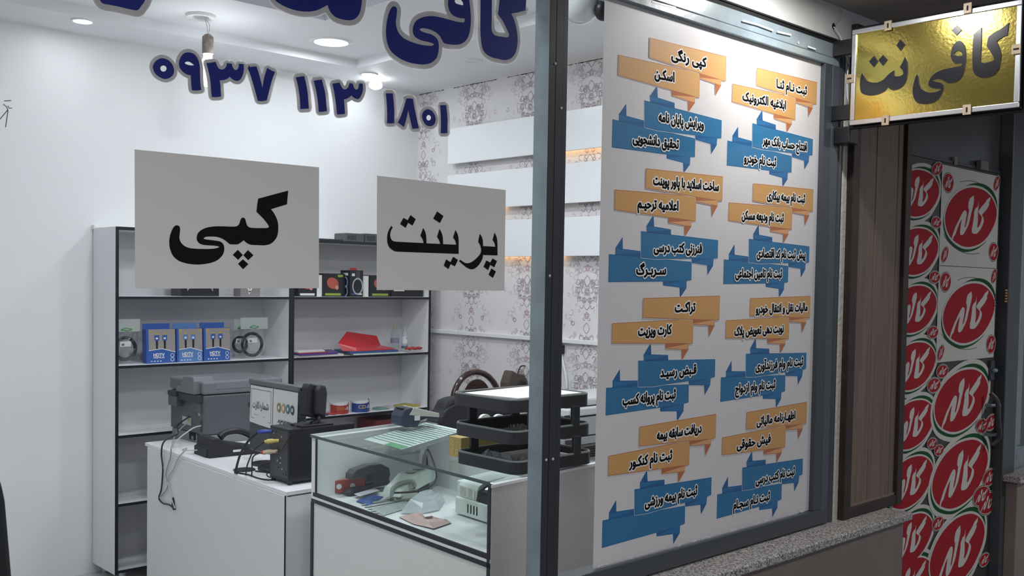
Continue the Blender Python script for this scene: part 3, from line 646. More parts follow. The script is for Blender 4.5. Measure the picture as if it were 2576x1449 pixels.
# the right column's ribbons are a little narrower: find its horizontal scale from its own orange band
w_l = onY(1810, 745, PY).x-org.x; w_r = onY(2038, 747, PY).x-orgR.x
M_wh = mat('white letter rim', (.86, .85, .84), .6); M_let = mat('letter black', (.006, .006, .007), .9, spec=.08)
for col in (0, 1):
    o0 = (org, orgR)[col]; kx = 1 if col == 0 else w_r/w_l
    for row in range(4):
        dx = (.0045, 0, 0, -.0055)[row]*.6
        for k, key in enumerate(('O1', 'O2', 'B1', 'B2')):
            g, mats, pcs = RIB[key]
            def G2(p): q = g(p); return (o0.x+(q[0]-org.x)*kx+dx, o0.z+(q[1]-org.z)+(2-row)*UZ)
            dl = .0001+.0003*((3, 2, 1, 0)[k])
            m = MB(); polys = [(mi, [G2(p) for p in P4(s)]) for mi, s in pcs]
            m.mi(4).union([q for mi, pl in polys for q in rim_polys(pl, .0022)+tri_polys([pl])], fnPo, dl)
            m.mi(3).union([q for mi, pl in polys for q in rim_polys(pl, .0010)+tri_polys([pl])], fnPo, dl+.0001)
            for j, (mi, pl) in enumerate(polys):
                m.mi(mi).fill([pl], fnPo, dl+.0002+.000012*j)
            rb = m.build('ribbon', mats, poster)
            rb['label'] = ('orange' if k < 2 else 'blue')+' folded ribbon printed on the poster'
            e = TXT[col][row*4+k]
            if e:
                s, xa, xb, yc = e
                a, b = onY(xa, yc, PY), onY(xb, yc, PY)
                # captions sit along the ribbon direction
                mt = MB(); lettering(mt, s, fnPo, .00132, abs(b.x-a.x), .0215, bold=.0015, halo=.0044, mi=(0, 1), center=((a.x+b.x)/2, (a.z+b.z)/2), ang=math.radians(.9), dd=.0002)
                mt.build('lettering', [M_let, M_wh], rb)
# ------------------------------------------------------------------ gold sign
SX = 2.56
gold = bpy.data.materials.new('gold foil'); gold.use_nodes = True; nt = gold.node_tree; b = nt.nodes['Principled BSDF']
b.inputs['Base Color'].default_value = (.46, .375, .10, 1); b.inputs['Metallic'].default_value = .95; b.inputs['Roughness'].default_value = .17
tc = nt.nodes.new('ShaderNodeTexCoord'); n1 = nt.nodes.new('ShaderNodeTexNoise'); n1.inputs['Scale'].default_value = 130; n1.inputs['Detail'].default_value = 3
n2 = nt.nodes.new('ShaderNodeTexNoise'); n2.inputs['Scale'].default_value = 14
ad = nt.nodes.new('ShaderNodeMath'); ad.operation = 'MULTIPLY_ADD'; ad.inputs[1].default_value = 2.2
bp = nt.nodes.new('ShaderNodeBump'); bp.inputs['Strength'].default_value = .10; bp.inputs['Distance'].default_value = .003
nt.links.new(tc.outputs['Object'], n1.inputs['Vector']); nt.links.new(tc.outputs['Object'], n2.inputs['Vector']); nt.links.new(n2.outputs['Fac'], ad.inputs[0]); nt.links.new(n1.outputs['Fac'], ad.inputs[2]); nt.links.new(ad.outputs[0], bp.inputs['Height']); nt.links.new(bp.outputs['Normal'], b.inputs['Normal'])
def sg(px, py): q = onX(px, py, SX); return (q.y, q.z)
fnS = lambda u, v, d: Vector((SX-d, u, v))
c4 = [sg(2145, 78), sg(2571, -2), sg(2569, 268), sg(2141, 318)]
ya, yb = (c4[0][0]+c4[3][0])/2, (c4[1][0]+c4[2][0])/2; zt, zb = (c4[0][1]+c4[1][1])/2, (c4[2][1]+c4[3][1])/2
sign = thing('hanging_sign', 'gold foil signboard with black beaded Persian words jutting out from the wall', 'sign', (SX+.03, (ya+yb)/2, zb))
MB().box((SX-.001, yb, zb), (SX+.05, ya, zt)).build('case', M_steel_d, sign, bevel=.004)
MB().box((SX-.002, yb+.012, zb+.012), (SX-.001, ya-.012, zt-.012)).build('gold_face', gold, sign)
fr = MB(); M_alu = mat('aluminium', (.55, .57, .60), .3, .85)
for a, b_ in (((yb, zb), (ya, zb+.013)), ((yb, zt-.013), (ya, zt)), ((yb, zb+.013), (yb+.013, zt-.013)), ((ya-.013, zb+.013), (ya, zt-.013))):
    fr.box((SX-.006, a[0], a[1]), (SX-.001, b_[0], b_[1]))
fr.build('frame', M_alu, sign, bevel=.0015)
MB().tube([(SX+.012, yb-.004, zt+.004), (SX+.012, ya+.004, zt+.004), (SX+.012, ya+.006, zb-.004), (SX+.012, yb-.004, zb-.006), (SX+.012, yb-.004, zt+.004)], .006, 8).build('rear_frame', M_black, sign, smooth=True)
SG = ['1620,360*;1700,290*;1697,450;1690,600;1690,645;1720,660;1780,650;1830,625;1810,570;1755,480*;1762,430;1775,385*;1830,345;1910,300;1985,240*;1975,310;1965,370*;1900,400;1855,435*;1880,490;1900,560;1895,650;1870,730;1820,785;1740,810;1680,805;1630,775;1610,720;1605,600;1612,440',
      '1460,430;1410,470;1385,540;1385,610;1420,660;1470,662;1500,668;1480,690;1400,705;1290,730;1210,770;1160,830;1148,885;1175,915;1240,925;1280,932;1230,958;1150,965;1080,930;1048,865;1040,790;1025,780;1000,850;985,930;990,1000;1020,1060;1090,1085;1180,1075;1250,1030;1290,960;1303,900;1280,868;1220,852;1190,838;1240,822;1300,838;1350,866;1410,860;1470,830;1510,760;1530,670;1535,560;1520,480;1490,440',
      '1440,270*;1490,318*;1440,370*;1392,320*',
      '905,590*;925,640;930,720;925,800;900,870;850,920;790,940;750,930;725,905*;690,950;630,980;560,995;500,990;450,965;435,900;440,820;460,755*;480,800;510,845;560,862;620,860;680,830;740,770;790,735*;790,770;795,795;850,795;885,775;880,740;850,700*;880,650',
      '580,585*;622,640*;578,700*;530,645*', '675,575*;720,625*;672,685*;628,630*', '855,415*;905,465*;858,530*;815,475*']
gS = lambda p: sg(2060+p[0]/4.1395, p[1]/4.1395)
hole = [gS(p) for p in traced('1410,570;1430,540;1460,532;1492,550;1500,580;1450,586')]
M_slet = mat('glossy black letter', (.010, .010, .014), .22)
bead = MB(); bump_ = [(0, 0, 1), (1, 0, 0), (0, 1, 0), (-1, 0, 0), (0, -1, 0)]
def beads(c):
    L = 0; n = len(c); step = .0031; carry = 0
    for i in range(n):
        a = Vector(c[i]); b_ = Vector(c[(i+1) % n]); l = (b_-a).length
        while carry < l:
            q = a.lerp(b_, carry/l) if l else a
            vs = [fnS(q.x+.0013*x, q.y+.0013*y, .0035+.0012*z) for x, y, z in bump_]
            bead.add(vs, [(0, 1, 2), (0, 2, 3), (0, 3, 4), (0, 4, 1)]); carry += step
        carry -= l
for i, s in enumerate(SG):
    c = [gS(p) for p in traced(s, 4)]; m = MB()
    cs = [c]+([hole] if i == 1 else [])
    m.fill(cs, fnS, .0045); n = len(c)
    m.add([fnS(u, v, .0020) for u, v in c]+[fnS(u, v, .0045) for u, v in c], [(k, (k+1) % n, (k+1) % n+n, k+n) for k in range(n)])
    m.build('dot' if s.count(';') < 5 else 'letter', M_slet, sign); beads(c)
beads(hole)
bo = bead.build('bead_edging', mat('silver beads', (.78, .74, .62), .2, .8), sign); bo['kind'] = 'stuff'
M_clip = mat('rusty tan clip', (.36, .29, .21), .5, .3, var=.25, vscale=60)
for (px, py), vert in (((2238, 66), 1), ((2438, 22), 1), ((2231, 304), 1), ((2436, 277), 1), ((2141, 199), 0), ((2560, 125), 0)):
    y, z = sg(px, py); m = MB(); a, b_ = (.010, .0125) if vert else (.0105, .0115)
    m.mi(0).box((SX-.010, y-a, z-b_), (SX-.0062, y+a, z+b_))
    if vert: m.mi(1).box((SX-.0104, y-.0022, z-.0065), (SX-.0099, y+.0022, z+.0060))
    else: m.mi(1).box((SX-.0104, y-.0065, z-.0022), (SX-.0099, y+.0065, z+.0022))
    m.build('clip', [M_clip, M_groove], sign)
MB().box((SX+.004, ya, zb+.02), (2.585, FR, zb+.06)).build('wall_bracket', M_black, sign)
MB().box((SX+.004, ya, zt-.06), (2.585, FR, zt-.02)).build('wall_bracket', M_black, sign)
s = onY(2135, 343, 1.42); t = thing('power_box', 'small black box hanging on a wire under the gold sign', 'power adapter', (s.x, 1.42, s.z-.03))
MB().box((s.x-.022, 1.405, s.z-.022), (s.x+.030, 1.455, s.z+.025)).build('case', M_black, t, bevel=.004)
w = [onY(x, y, 1.45) for x, y in ((2098, 68), (2115, 95), (2122, 130), (2134, 155), (2131, 200), (2132, 250), (2137, 300), (2138, 325))]
MB().tube(path3(w), .0018, 6).build('wire', M_white_pl, t, smooth=True)
s = onY(2097, 66, 1.462); tag(MB().lathe([(.009, 0), (.007, -.004), (1e-6, -.003)], (0, 0, 0), 14).build('wall_hole', M_groove, origin=(0, 0, 0)), 'small dark hole in the plaster where the sign wire leaves the wall', 'hole')
h = bpy.data.objects['wall_hole']; h.location = (s.x, 1.4612, s.z); h.rotation_euler = (PI/2, 0, 0)
w = [onY(x, y, 1.458) for x, y in ((2100, 62), (2116, 40), (2117, 20), (2112, 15))]
tag(MB().tube(path3(w), .0012, 5).build('loose_wire', M_grey_lam, smooth=True), 'thin loose wire running up the plaster from the wall hole', 'wire')

# ------------------------------------------------------------------ red oval stickers on the door
SY = 1.4612
gH = plane_map(SY, 2350, 420, 5.5722)
RED = '140,720;160,600;220,470;320,360;440,300;550,290;680,325;780,410;845,530;865,650;840,780;780,910;700,1020;600,1090;480,1122;370,1105;270,1040;200,960;155,850'
GRN = '310,350;400,285;520,235;640,230;740,270;820,350;870,480;875,650;850,790;720,1040;650,1110;560,1165;450,1192;380,1185;260,1120;170,1020;125,880;118,740;150,600;220,460'
L1 = '540,400*;545,480;525,580;500,680;475,790;440,870;400,940;370,958;350,940;352,880;370,760;378,735;350,770;310,870;285,945;260,980;248,1028*;235,1000;250,940;290,830;330,750;380,650;415,608;440,630;440,690;420,800;412,850;430,830;460,700;475,600;465,570;470,500;490,440'
L2 = '612,485*;608,560;600,650;600,760;590,850;610,840;640,780;655,710;640,680;610,640;615,610;660,550;710,490;725,460;778,420*;768,480;755,500;758,530;720,600;660,672;680,720;680,780;640,870;590,930;560,938;520,925;515,880;530,790;545,680;550,620;575,570;595,560'
c0 = gH((505, 705)); rr = [gH(p) for p in traced(RED)]
RW = max(p[0] for p in rr)-min(p[0] for p in rr); RH = max(p[1] for p in rr)-min(p[1] for p in rr)
c0 = ((max(p[0] for p in rr)+min(p[0] for p in rr))/2, (max(p[1] for p in rr)+min(p[1] for p in rr))/2)
loc = lambda s: [(gH(p)[0]-c0[0], gH(p)[1]-c0[1]) for p in traced(s)]
M_red = mat('sticker red', (.36, .022, .030), .65, spec=.12); M_grn = mat('sticker green', (.015, .085, .030), .65, spec=.12); M_stw = mat('sticker white', (.60, .59, .56), .65, spec=.12)
SM = [M_stw, M_grn, M_red, mat('sticker line', (.05, .03, .03), .65, spec=.12)]
def logo(m, fn, green=True, rim=.010, grow=.016):
    g, r = loc(GRN), loc(RED)
    if green:
        m.mi(0).union(rim_polys(g, grow, 8)+tri_polys([g]), fn, 0) if grow else None
        m.mi(1).fill([g], fn, .00025)
    else: m.mi(0).union(rim_polys(r, rim*2.2, 8)+tri_polys([r]), fn, 0); m.mi(3).stroke(r, rim*1.5, fn, m.top, cap=8)
    m.mi(0).union(rim_polys(r, rim*.8, 8)+tri_polys([r]), fn, .0006)
    m.mi(2).fill([r], fn, .0009)
    m.mi(0).fill([loc(L1)], fn, .0011).fill([loc(L2)], fn, .0011)
fnL = lambda u, v, d: Vector((u, -d, v))
m = MB(); logo(m, fnL); big = m.build('oval_sticker', SM, origin=(0, 0, 0))
m = MB(); logo(m, fnL, False); small = m.build('small_oval_sticker', SM, origin=(0, 0, 0))
def put(src, first, c, sc, tilt, label, group, y=SY, sx=1):
    o = src if first else dup(src)
    o.location = (c[0], y, c[1]); o.scale = (sc*sx, 1, sc); o.rotation_euler = (0, tilt, 0)
    return tag(o, label, 'sticker', group)
def zpt(z, x, y): ox, oy = ((2060, 350), (2060, 899))[z]; q = onY(ox+x/2.634, oy+y/2.634, SY); return (q.x, q.z)
ORD = ['topmost', 'second down', 'third down', 'fourth down', 'fifth down', 'sixth down', 'seventh down', 'lowest one']
for i, (z, xr, y0, y1) in enumerate(((0, 800, 213, 523), (0, 793, 595, 903), (0, 783, 972, 1280), (1, 775, -101, 205), (1, 768, 280, 588), (1, 757, 650, 970), (1, 755, 1030, 1345), (1, 752, 1322, 1650))):
    r_, a, b_ = zpt(z, xr, (y0+y1)/2), zpt(z, xr-90, y0), zpt(z, xr-90, y1)
    h_ = a[1]-b_[1]; sc = h_/RH
    put(big, i == 0, (r_[0]-RW*sc*.52, (a[1]+b_[1])/2), sc, 0, 'large red oval sticker in the column beside the wood panel, '+ORD[i], 'large oval stickers on the door', SY-.0002*(i % 2))
for i, (xl_, xr, y0, y1) in enumerate(((765, 1115, 85, 485), (750, 1112, 560, 985), (735, 1090, 1060, 1500))):
    a, b_ = zpt(1, (xl_+xr)/2, y0), zpt(1, (xl_+xr)/2, y1); l_, r_ = zpt(1, xl_, (y0+y1)/2), zpt(1, xr, (y0+y1)/2)
    sc = (a[1]-b_[1])/RH
    put(big, False, ((l_[0]+r_[0])/2, (a[1]+b_[1])/2), sc, 0, 'large red oval sticker below the white door posters, %s of three' % ('top', 'middle', 'bottom')[i], 'large oval stickers on the door', SY-.001-.0002*(i % 2), (r_[0]-l_[0])/(RW*sc))
SMALL = ((0, 778, 197, 86, -.2, 'at the upper left corner of the upper white poster'), (0, 773, 553, 78, .15, 'between the first and second large ovals beside the wood panel'),
 (0, 762, 915, 84, .1, 'between the second and third large ovals beside the wood panel'), (0, 750, 1280, 84, .1, 'between the third and fourth large ovals beside the wood panel'),
 (1, 813, 92, 92, .1, 'just below the lower white poster'), (1, 757, 185, 102, .1, 'left of the top large oval below the white posters'),
 (1, 1075, 455, 100, .2, 'left of the door handle, right of a large oval'), (1, 1137, 430, 104, .0, 'under the door handle itself'),
 (1, 745, 570, 76, .15, 'left one of a tilted pair in the middle of the door'), (1, 790, 615, 74, .15, 'right one of a tilted pair in the middle of the door'),
 (1, 1125, 795, 112, .05, 'by the lower door edge, highest of a group of three'), (1, 1072, 918, 138, .1, 'by the lower door edge, left one of a group of three'),
 (1, 1112, 965, 150, .1, 'by the lower door edge, lowest of a group of three'), (1, 783, 1100, 90, .1, 'right of the seventh large oval beside the wood panel'),
 (1, 1092, 1340, 88, .1, 'lowest of all, alone by the door edge'))
for i, (z, x, y, h_, tl, lb) in enumerate(SMALL):
    c = zpt(z, x, y); sc = (zpt(z, x, y-h_/2)[1]-zpt(z, x, y+h_/2)[1])/RH/1.12
    put(small, i == 0, c, sc, tl, 'small red oval sticker '+lb, 'small oval stickers on the door', SY-.0026)
# two white printed posters on the door
def dpt(x, y): q = onY(x, y, SY); return (q.x, q.z)
x0_, x1_ = dpt(2363, 600)[0], dpt(2508, 600)[0]
zT, zM, zB = dpt(2366, 413)[1], dpt(2362, 668)[1], dpt(2358, 912)[1]
for i, (za, zb_) in enumerate(((zM+.001, zT), (zB, zM-.001))):
    t = thing('logo_poster', ('upper', 'lower')[i]+' white square poster with a red oval logo on the door', 'poster', ((x0_+x1_)/2, SY, za), 'white posters on the door')
    fnD = lambda u, v, d: Vector((u, SY-.0016-d, v))
    MB().prism([(x0_, za), (x1_, za), (x1_, zb_), (x0_, zb_)], fnD, 0, .0003).build('sheet', M_stw, t)
    cz = c0[1] if i == 0 else (dpt(2431, 712)[1]+dpt(2431, 863)[1])/2
    cx = c0[0] if i == 0 else (dpt(2371, 790)[0]+dpt(2499, 790)[0])/2
    m = MB(); fnQ = lambda u, v, d: Vector((cx+u, SY-.0021-d, cz+v)); logo(m, fnQ, True, .010, 0)
    for rr_, a0, a1 in ((1.20, .6, 2.0), (1.22, 3.7, 5.0)):
        m.mi(3).stroke([(RW*.5*rr_*math.cos(a0+(a1-a0)*k/12), RH*.5*rr_*math.sin(a0+(a1-a0)*k/12)) for k in range(13)], .0008, fnQ, .0003, False, cap=0)
    m.build('printed_logo', SM, t)
    for (x, y, h_, tl) in (((853, 290, 138, .1), (1174, 293, 90, -.25), (830, 765, 95, -.25), (1153, 748, 130, .1)), ((835, 947, 138, .1), (1157, 907, 86, -.25), (803, 1415, 90, -.25), (1136, 1360, 128, .1)))[i]:
        c = zpt(0, x, y); sc = (zpt(0, x, y-h_/2)[1]-zpt(0, x, y+h_/2)[1])/RH/1.12
        m = MB(); fnR = lambda u, v, d: Vector((c[0]+sc*.62*(u*math.cos(tl)+v*math.sin(tl)), SY-.0021-d, c[1]+sc*(v*math.cos(tl)-u*math.sin(tl)))); logo(m, fnR, False)
        m.build('printed_small_logo', SM, t)
# ------------------------------------------------------------------ bookcases
SHY = 4.974; LV = (1.443, 1.098, .750, .407, .072)
M_back = mat('bookcase back', (.62, .62, .64), .5)
M_legm = mat('steel leg', (.45, .46, .47), .3, .7)
def bookcase(x0, x1, ztop, label):
    t = thing('bookcase', label, 'bookcase', ((x0+x1)/2, 5.1, 0))
    w = .016
    for a in (x0, x1-w): MB().box((a, SHY+.002, .052), (a+w, 5.262, ztop)).build('side_panel', M_board, t)
    MB().box((x0+w, SHY+.002, ztop-w), (x1-w, 5.262, ztop)).build('top_panel', M_board, t)
    MB().box((x0+w, 5.250, .06), (x1-w, 5.258, ztop-w)).build('back_panel', M_back, t)
    e = MB()
    for a in (x0, x1-w): e.box((a, SHY, .052), (a+w, SHY+.002, ztop))
    e.box((x0+w, SHY, ztop-w), (x1-w, SHY+.002, ztop)); e.build('edging', M_edge, t)
    for z in LV:
        s = MB().box((x0+w, SHY+.002, z-.014), (x1-w, 5.25, z)).build('shelf', M_board, t)
        MB().box((x0+w, SHY, z-.0145), (x1-w, SHY+.002, z-.001)).build('shelf_edging', M_edge, s)
    for a in (x0+.05, x1-.05):
        for y in (SHY+.03, 5.22): MB().lathe([(.022, 0), (.022, .008), (.017, .01), (.017, .052)], (a, y, 0), 16).build('leg', M_legm, t, smooth=True)
    return t
bookcase(1.972, 2.958, 1.787, 'white bookcase with black edges, the left one holding cable packs')
bookcase(2.960, 3.952, 1.768, 'white bookcase with black edges, the right one touching the wallpapered wall')

# ------------------------------------------------------------------ things on the bookcases
def item(name, label, cat, base, group=None): return thing(name, label, cat, base, group)
M_dkbox = mat('black glossy card', (.016, .017, .022), .3); M_lime = mat('lime print', (.28, .36, .05), .5); M_redp = mat('speaker red', (.45, .10, .07), .4)
M_wpr = mat('white print', (.72, .72, .72), .5); M_blp = mat('blue print', (.05, .10, .30), .45); M_grp = mat('grey print', (.30, .28, .27), .5)
def fnF2(y): return lambda u, v, d: Vector((u, y-d, v))
def small_box(name, label, x0, x1, y, z, h, dp, m=None, group='boxed goods on the upper right shelf'):
    t = item(name, label, 'box', ((x0+x1)/2, y+dp/2, z), group)
    MB().box((x0, y, z), (x1, y+dp, z+h)).build('carton', m or M_dkbox, t, bevel=.0015)
    return t
z1 = LV[0]; Yi = 5.02
def sx(px, py=744, y=Yi): return onY(px, py, y).x
def sz(px, py, y=Yi): return onY(px, py, y).z
# left bay, upper shelf
a, b_ = sx(455), sx(551); t = small_box('black_carton', 'low black box with a blue print under the left paper notice', a, b_, Yi, z1, .115, .12, group='boxes on the upper left shelf')
m = MB(); fn = fnF2(Yi-.0005); c_ = (a+b_)/2
m.mi(0).fill([[(c_-.05, z1+.11), (c_-.045, z1+.07), (c_, z1+.040), (c_+.045, z1+.07), (c_+.05, z1+.11)]], fn, 0)
m.mi(1).fill([[(a+.035, z1+.025), (a+.06, z1+.06), (a+.035, z1+.09)]], fn, 0).fill([[(b_-.035, z1+.025), (b_-.06, z1+.06), (b_-.035, z1+.09)]], fn, 0)
m.build('print', [mat('violet print', (.16, .15, .42), .4), M_grp], t)
a, b_ = sx(605), sx(655); t = small_box('grey_carton', 'small grey pictured box under the right half of the left paper notice', a, b_, Yi, z1, .10, .08, mat('grey brown card', (.22, .20, .20), .45), 'boxes on the upper left shelf')
m = MB(); fn = fnF2(Yi-.0005)
for q in (((a+.015, z1+.09), (a+.06, z1+.02)), ((b_-.03, z1+.09), (a+.05, z1+.015))): m.stroke(q, .004, fn, 0, False)
m.build('print', M_wpr, t)
# right bay, upper shelf
def speaker_print(t, x0, x1, y, z, h, lime=True):
    fn = fnF2(y-.0005); m = MB(); w = x1-x0
    m.mi(0).fill([[(x0+w*.47+w*.30*math.cos(q)*math.cos(-.35)-h*.24*math.sin(q)*math.sin(-.35), z+h*.58+w*.30*math.cos(q)*math.sin(-.35)+h*.24*math.sin(q)*math.cos(-.35)) for q in [2*PI*i/20 for i in range(20)]]], fn, 0)
    m.mi(1).fill([[(x0+w*.68+.012*math.cos(q), z+h*.40+.014*math.sin(q)) for q in [2*PI*i/12 for i in range(12)]]], fn, .0002)
    m.mi(2 if lime else 3).fill([[(x0+w*.1, z+h*.05), (x1-w*.12, z+h*.05), (x1-w*.12, z+h*.15), (x0+w*.1, z+h*.15)]], fn, 0)
    if lime: m.fill([[(x1-w*.28, z+h*.85), (x1-.003, z+h*.85), (x1-.003, z+h*.95), (x1-w*.28, z+h*.95)]], fn, 0)
    m.build('print', [M_redp, mat('pale pink print', (.55, .28, .24), .4), M_lime, M_wpr], t)
x = [sx(q) for q in (750, 797, 797.5, 812, 813, 863)]
t = small_box('speaker_carton', 'dark box with a rose speaker print, just right of the shelf divider', x[0], x[1], Yi, z1, .125, .10); speaker_print(t, x[0], x[1], Yi, z1, .125, False)
t = small_box('speaker_carton', 'black box with a red speaker picture and lime lettering bars', x[4], x[5]+.012, Yi, z1, .135, .10); speaker_print(t, x[4], x[5], Yi, z1, .135)
small_box('plain_carton', 'plain white box end between the two speaker boxes', x[2]+.001, x[3]+.004, Yi+.015, z1, .125, .10, M_white_pl)
a, m_, b_ = sx(862, 744, 4.985), sx(879, 744, 4.985), sx(912.5, 744, 4.985); hh = sz(890, 680, 4.985)-z1
t = small_box('headphone_carton', 'tall black headphone box with a red top tab', m_, b_, 4.982, z1, hh, .10)
m = MB(); fn = fnF2(4.9815); cx = (m_+b_)/2+.008
m.mi(0).stroke([(cx+.034*math.cos(q), z1+hh*.40+.046*math.sin(q)) for q in [2*PI*i/24 for i in range(24)]], .004, fn, 0, cap=0)
m.mi(1).fill([[(cx-.014, z1+hh*.62), (cx+.016, z1+hh*.62), (cx+.018, z1+hh*.97), (cx-.012, z1+hh*.97)]], fn, 0)
m.mi(2).fill([[(m_+.014, z1+hh*.78), (m_+.034, z1+hh*.78), (m_+.034, z1+hh*.88), (m_+.014, z1+hh*.88)]], fn, 0)
m.mi(2).fill([[(cx, z1+.012), (b_-.008, z1+.012), (b_-.008, z1+.020), (cx, z1+.020)]], fn, 0)
m.mi(3).fill([[(m_+.012, z1+.012), (cx, z1+.012), (cx, z1+.020), (m_+.012, z1+.020)]], fn, 0)
m.build('front_print', [mat('pale ring', (.42, .44, .50), .4), mat('dark grey print', (.06, .055, .06), .4), M_wpr, M_blp], t)
t2 = MB(); fnx = lambda u, v, d: Vector((m_-.0006-d, u, v))
for k in (0, 1): t2.mi(0).stroke([(5.03+.024*math.cos(q), z1+hh*(.55-.33*k)+.030*math.sin(q)) for q in [2*PI*i/18 for i in range(18)]], .004, fnx, 0, cap=0)
t2.mi(1).fill([[(5.0, z1+hh*.80), (5.05, z1+hh*.80), (5.05, z1+hh*.90), (5.0, z1+hh*.90)]], fnx, 0)
t2.build('side_print', [mat('light blue ring', (.25, .40, .65), .4), M_wpr], t)
MB().prism([(cx-.03, z1+hh), (cx+.03, z1+hh), (cx+.018, z1+hh+.014), (cx-.018, z1+hh+.014)], fnF2(5.03), 0, .002).build('top_tab', mat('red tab', (.42, .04, .05), .4), t)
x = [sx(q) for q in (913, 930, 931, 982, 984, 1064)]
small_box('plain_carton', 'plain white box end right of the tall headphone box', x[0], x[1], Yi+.012, z1, .125, .10, M_white_pl)
t = small_box('speaker_carton', 'black box with a brown picture half behind the right paper notice', x[2], x[3], Yi, z1, .13, .10); speaker_print(t, x[2], x[3], Yi, z1, .13)
t = small_box('flat_carton', 'long low dark box at the right end of the upper shelf', x[4], x[5], Yi, z1, .085, .10)
m = MB(); m.mi(0).fill([[(x[4]+.02, z1+.035), (x[4]+.10, z1+.035), (x[4]+.10, z1+.043), (x[4]+.02, z1+.043)]], fnF2(Yi-.0005), 0); m.build('print', M_wpr, t)
# on top of the right bookcase
zt_ = 1.768
a, b_ = onY(866, 590, 5.05), onY(912, 590, 5.05)
for i, (pa, pb, h_, lb) in enumerate(((866, 912, .052, 'grey black device on top of the right bookcase, the left one'), (914, 1000, .055, 'grey black device on top of the right bookcase, half behind the right notice'))):
    a, b_ = onY(pa, 600, 5.05).x, onY(pb, 600, 5.05).x
    t = thing('router', lb, 'device', ((a+b_)/2, 5.1, zt_), 'devices on top of the bookcase')
    MB().box((a, 5.03, zt_), (b_, 5.16, zt_+h_)).build('body', mat('slate plastic', (.07, .075, .085), .35), t, bevel=.006)
    v = MB()
    for k in range(7): v.box((a+.012+k*.009, 5.0293, zt_+.012), (a+.015+k*.009, 5.0303, zt_+h_-.014))
    v.build('vents', M_groove, t)
a = onY(722, 600, 5.05); tag(MB().tube(path3([(a.x-.10, 5.04, zt_+.006), (a.x-.03, 5.05, zt_+.008), (a.x, 5.05, zt_+.028), (a.x+.04, 5.05, zt_+.010), (a.x+.16, 5.03, zt_+.006), (a.x+.36, 5.03, zt_+.006)]), .006, 8).build('adapter_cord', M_black_m, smooth=True), 'dark cord lying along the top of the right bookcase', 'cord')

# second shelf, left bay: cable packs
z2 = LV[1]; Y2 = 5.03
M_bx = mat('blue card', (.035, .10, .36), .35); M_bx2 = mat('pale blue card', (.09, .20, .44), .35); M_bf = mat('taupe card', (.30, .27, .26), .4); M_gold_p = mat('gold print', (.45, .34, .08), .4)
def hdtv(x0, x1, py_top, blue, label):
    w = x1-x0; y = Y2-.01; h = .205; dp = .05; tl = .05
    t = thing('cable_carton', label, 'box', ((x0+x1)/2, y+dp/2, z2), 'blue cable boxes')
    Mt = Matrix.Translation(((x0+x1)/2, y, z2)) @ Matrix.Rotation(-tl, 4, 'X')
    MB().box((-w/2, 0, 0), (w/2, dp, h*.86), Mt).build('carton', M_bx, t, bevel=.0015)
    MB().box((-w/2, dp-.004, h*.86), (w/2-.01, dp-.002, h), Mt).build('hang_tab', blue, t)
    fn = lambda u, v, d: Mt @ Vector((u, -.0004-d, v)); H = h*.86; m = MB(); l = -w/2+.012
    m.mi(0).fill([[(l, H*.38), (0, H*.43), (w/2-.001, H*.32), (w/2-.001, H-.002), (l, H-.002)]], fn, 0)
    m.mi(1).fill([[(l, .002), (w/2-.001, .002), (w/2-.001, H*.30), (.01, H*.41), (l, H*.37)]], fn, 0)
    m.mi(2).stroke([(l, H*.375), (.005, H*.42), (w/2-.001, H*.31)], .0016, fn, .0002, False)
    for s in (-.022, .020):
        m.mi(1).fill([[(s-.013, H*.66), (s+.013, H*.66), (s+.013, H*.82), (s-.013, H*.82)]], fn, .0001)
        m.mi(2).fill([[(s-.006, H*.70), (s+.006, H*.70), (s+.006, H*.75), (s-.006, H*.75)]], fn, .0002)
        m.mi(3).fill([[(s-.005, H*.42), (s+.005, H*.42), (s+.006, H*.66), (s-.006, H*.66)]], fn, .0001)
        m.mi(4).fill([[(s-.008, H*.83), (s+.008, H*.83), (s+.008, H*.88), (s-.008, H*.88)]], fn, .0001)
    m.mi(4).fill([[(l+.003, H*.90), (l+.016, H*.90), (l+.016, H*.96), (l+.003, H*.96)]], fn, .0001).fill([[(w/2-.018, H*.91), (w/2-.004, H*.91), (w/2-.004, H*.96), (w/2-.018, H*.96)]], fn, .0001)
    for cy in (.22, .10): m.mi(2).stroke([(w/2-.018+.009*math.cos(q), H*cy+.009*math.sin(q)) for q in [2*PI*i/14 for i in range(14)]], .0012, fn, .0003, cap=0)
    f_ = m.build('front_print', [M_bf, M_bx if blue is M_bx else M_bx2, M_wpr, M_black, M_gold_p], t)
    m = MB(); lettering(m, 'HDTV', fn, .0004, .058, .016, bold=.0008, mi=(0, 0), center=(-.012, H*.245), rtl=False)
    lettering(m, 'PREMIUM', fn, .0004, .056, .0085, bold=.0003, mi=(0, 0), center=(-.012, H*.165), rtl=False)
    for k in range(4): m.fill([[(l+.010+k*.016, H*.05), (l+.018+k*.016, H*.05), (l+.018+k*.016, H*.075), (l+.010+k*.016, H*.075)]], fn, .0004)
    m.build('lettering', M_wpr, f_)
bxs = [(sx(p, 905, Y2), sx(q, 905, Y2)) for p, q in ((367, 440), (443, 508), (511, 577))]
hdtv(*bxs[0], 815, M_bx, 'blue cable box, the largest and leftmost of three on the shelf')
hdtv(*bxs[1], 813, M_bx2, 'paler blue cable box in the middle of three on the shelf')
hdtv(*bxs[2], 811, M_bx, 'blue cable box, the right one of three on the shelf')
M_film = glass('clear film', (.93, .95, .95), 2.2)
M_cab = mat('black cable', (.014, .015, .018), .4)
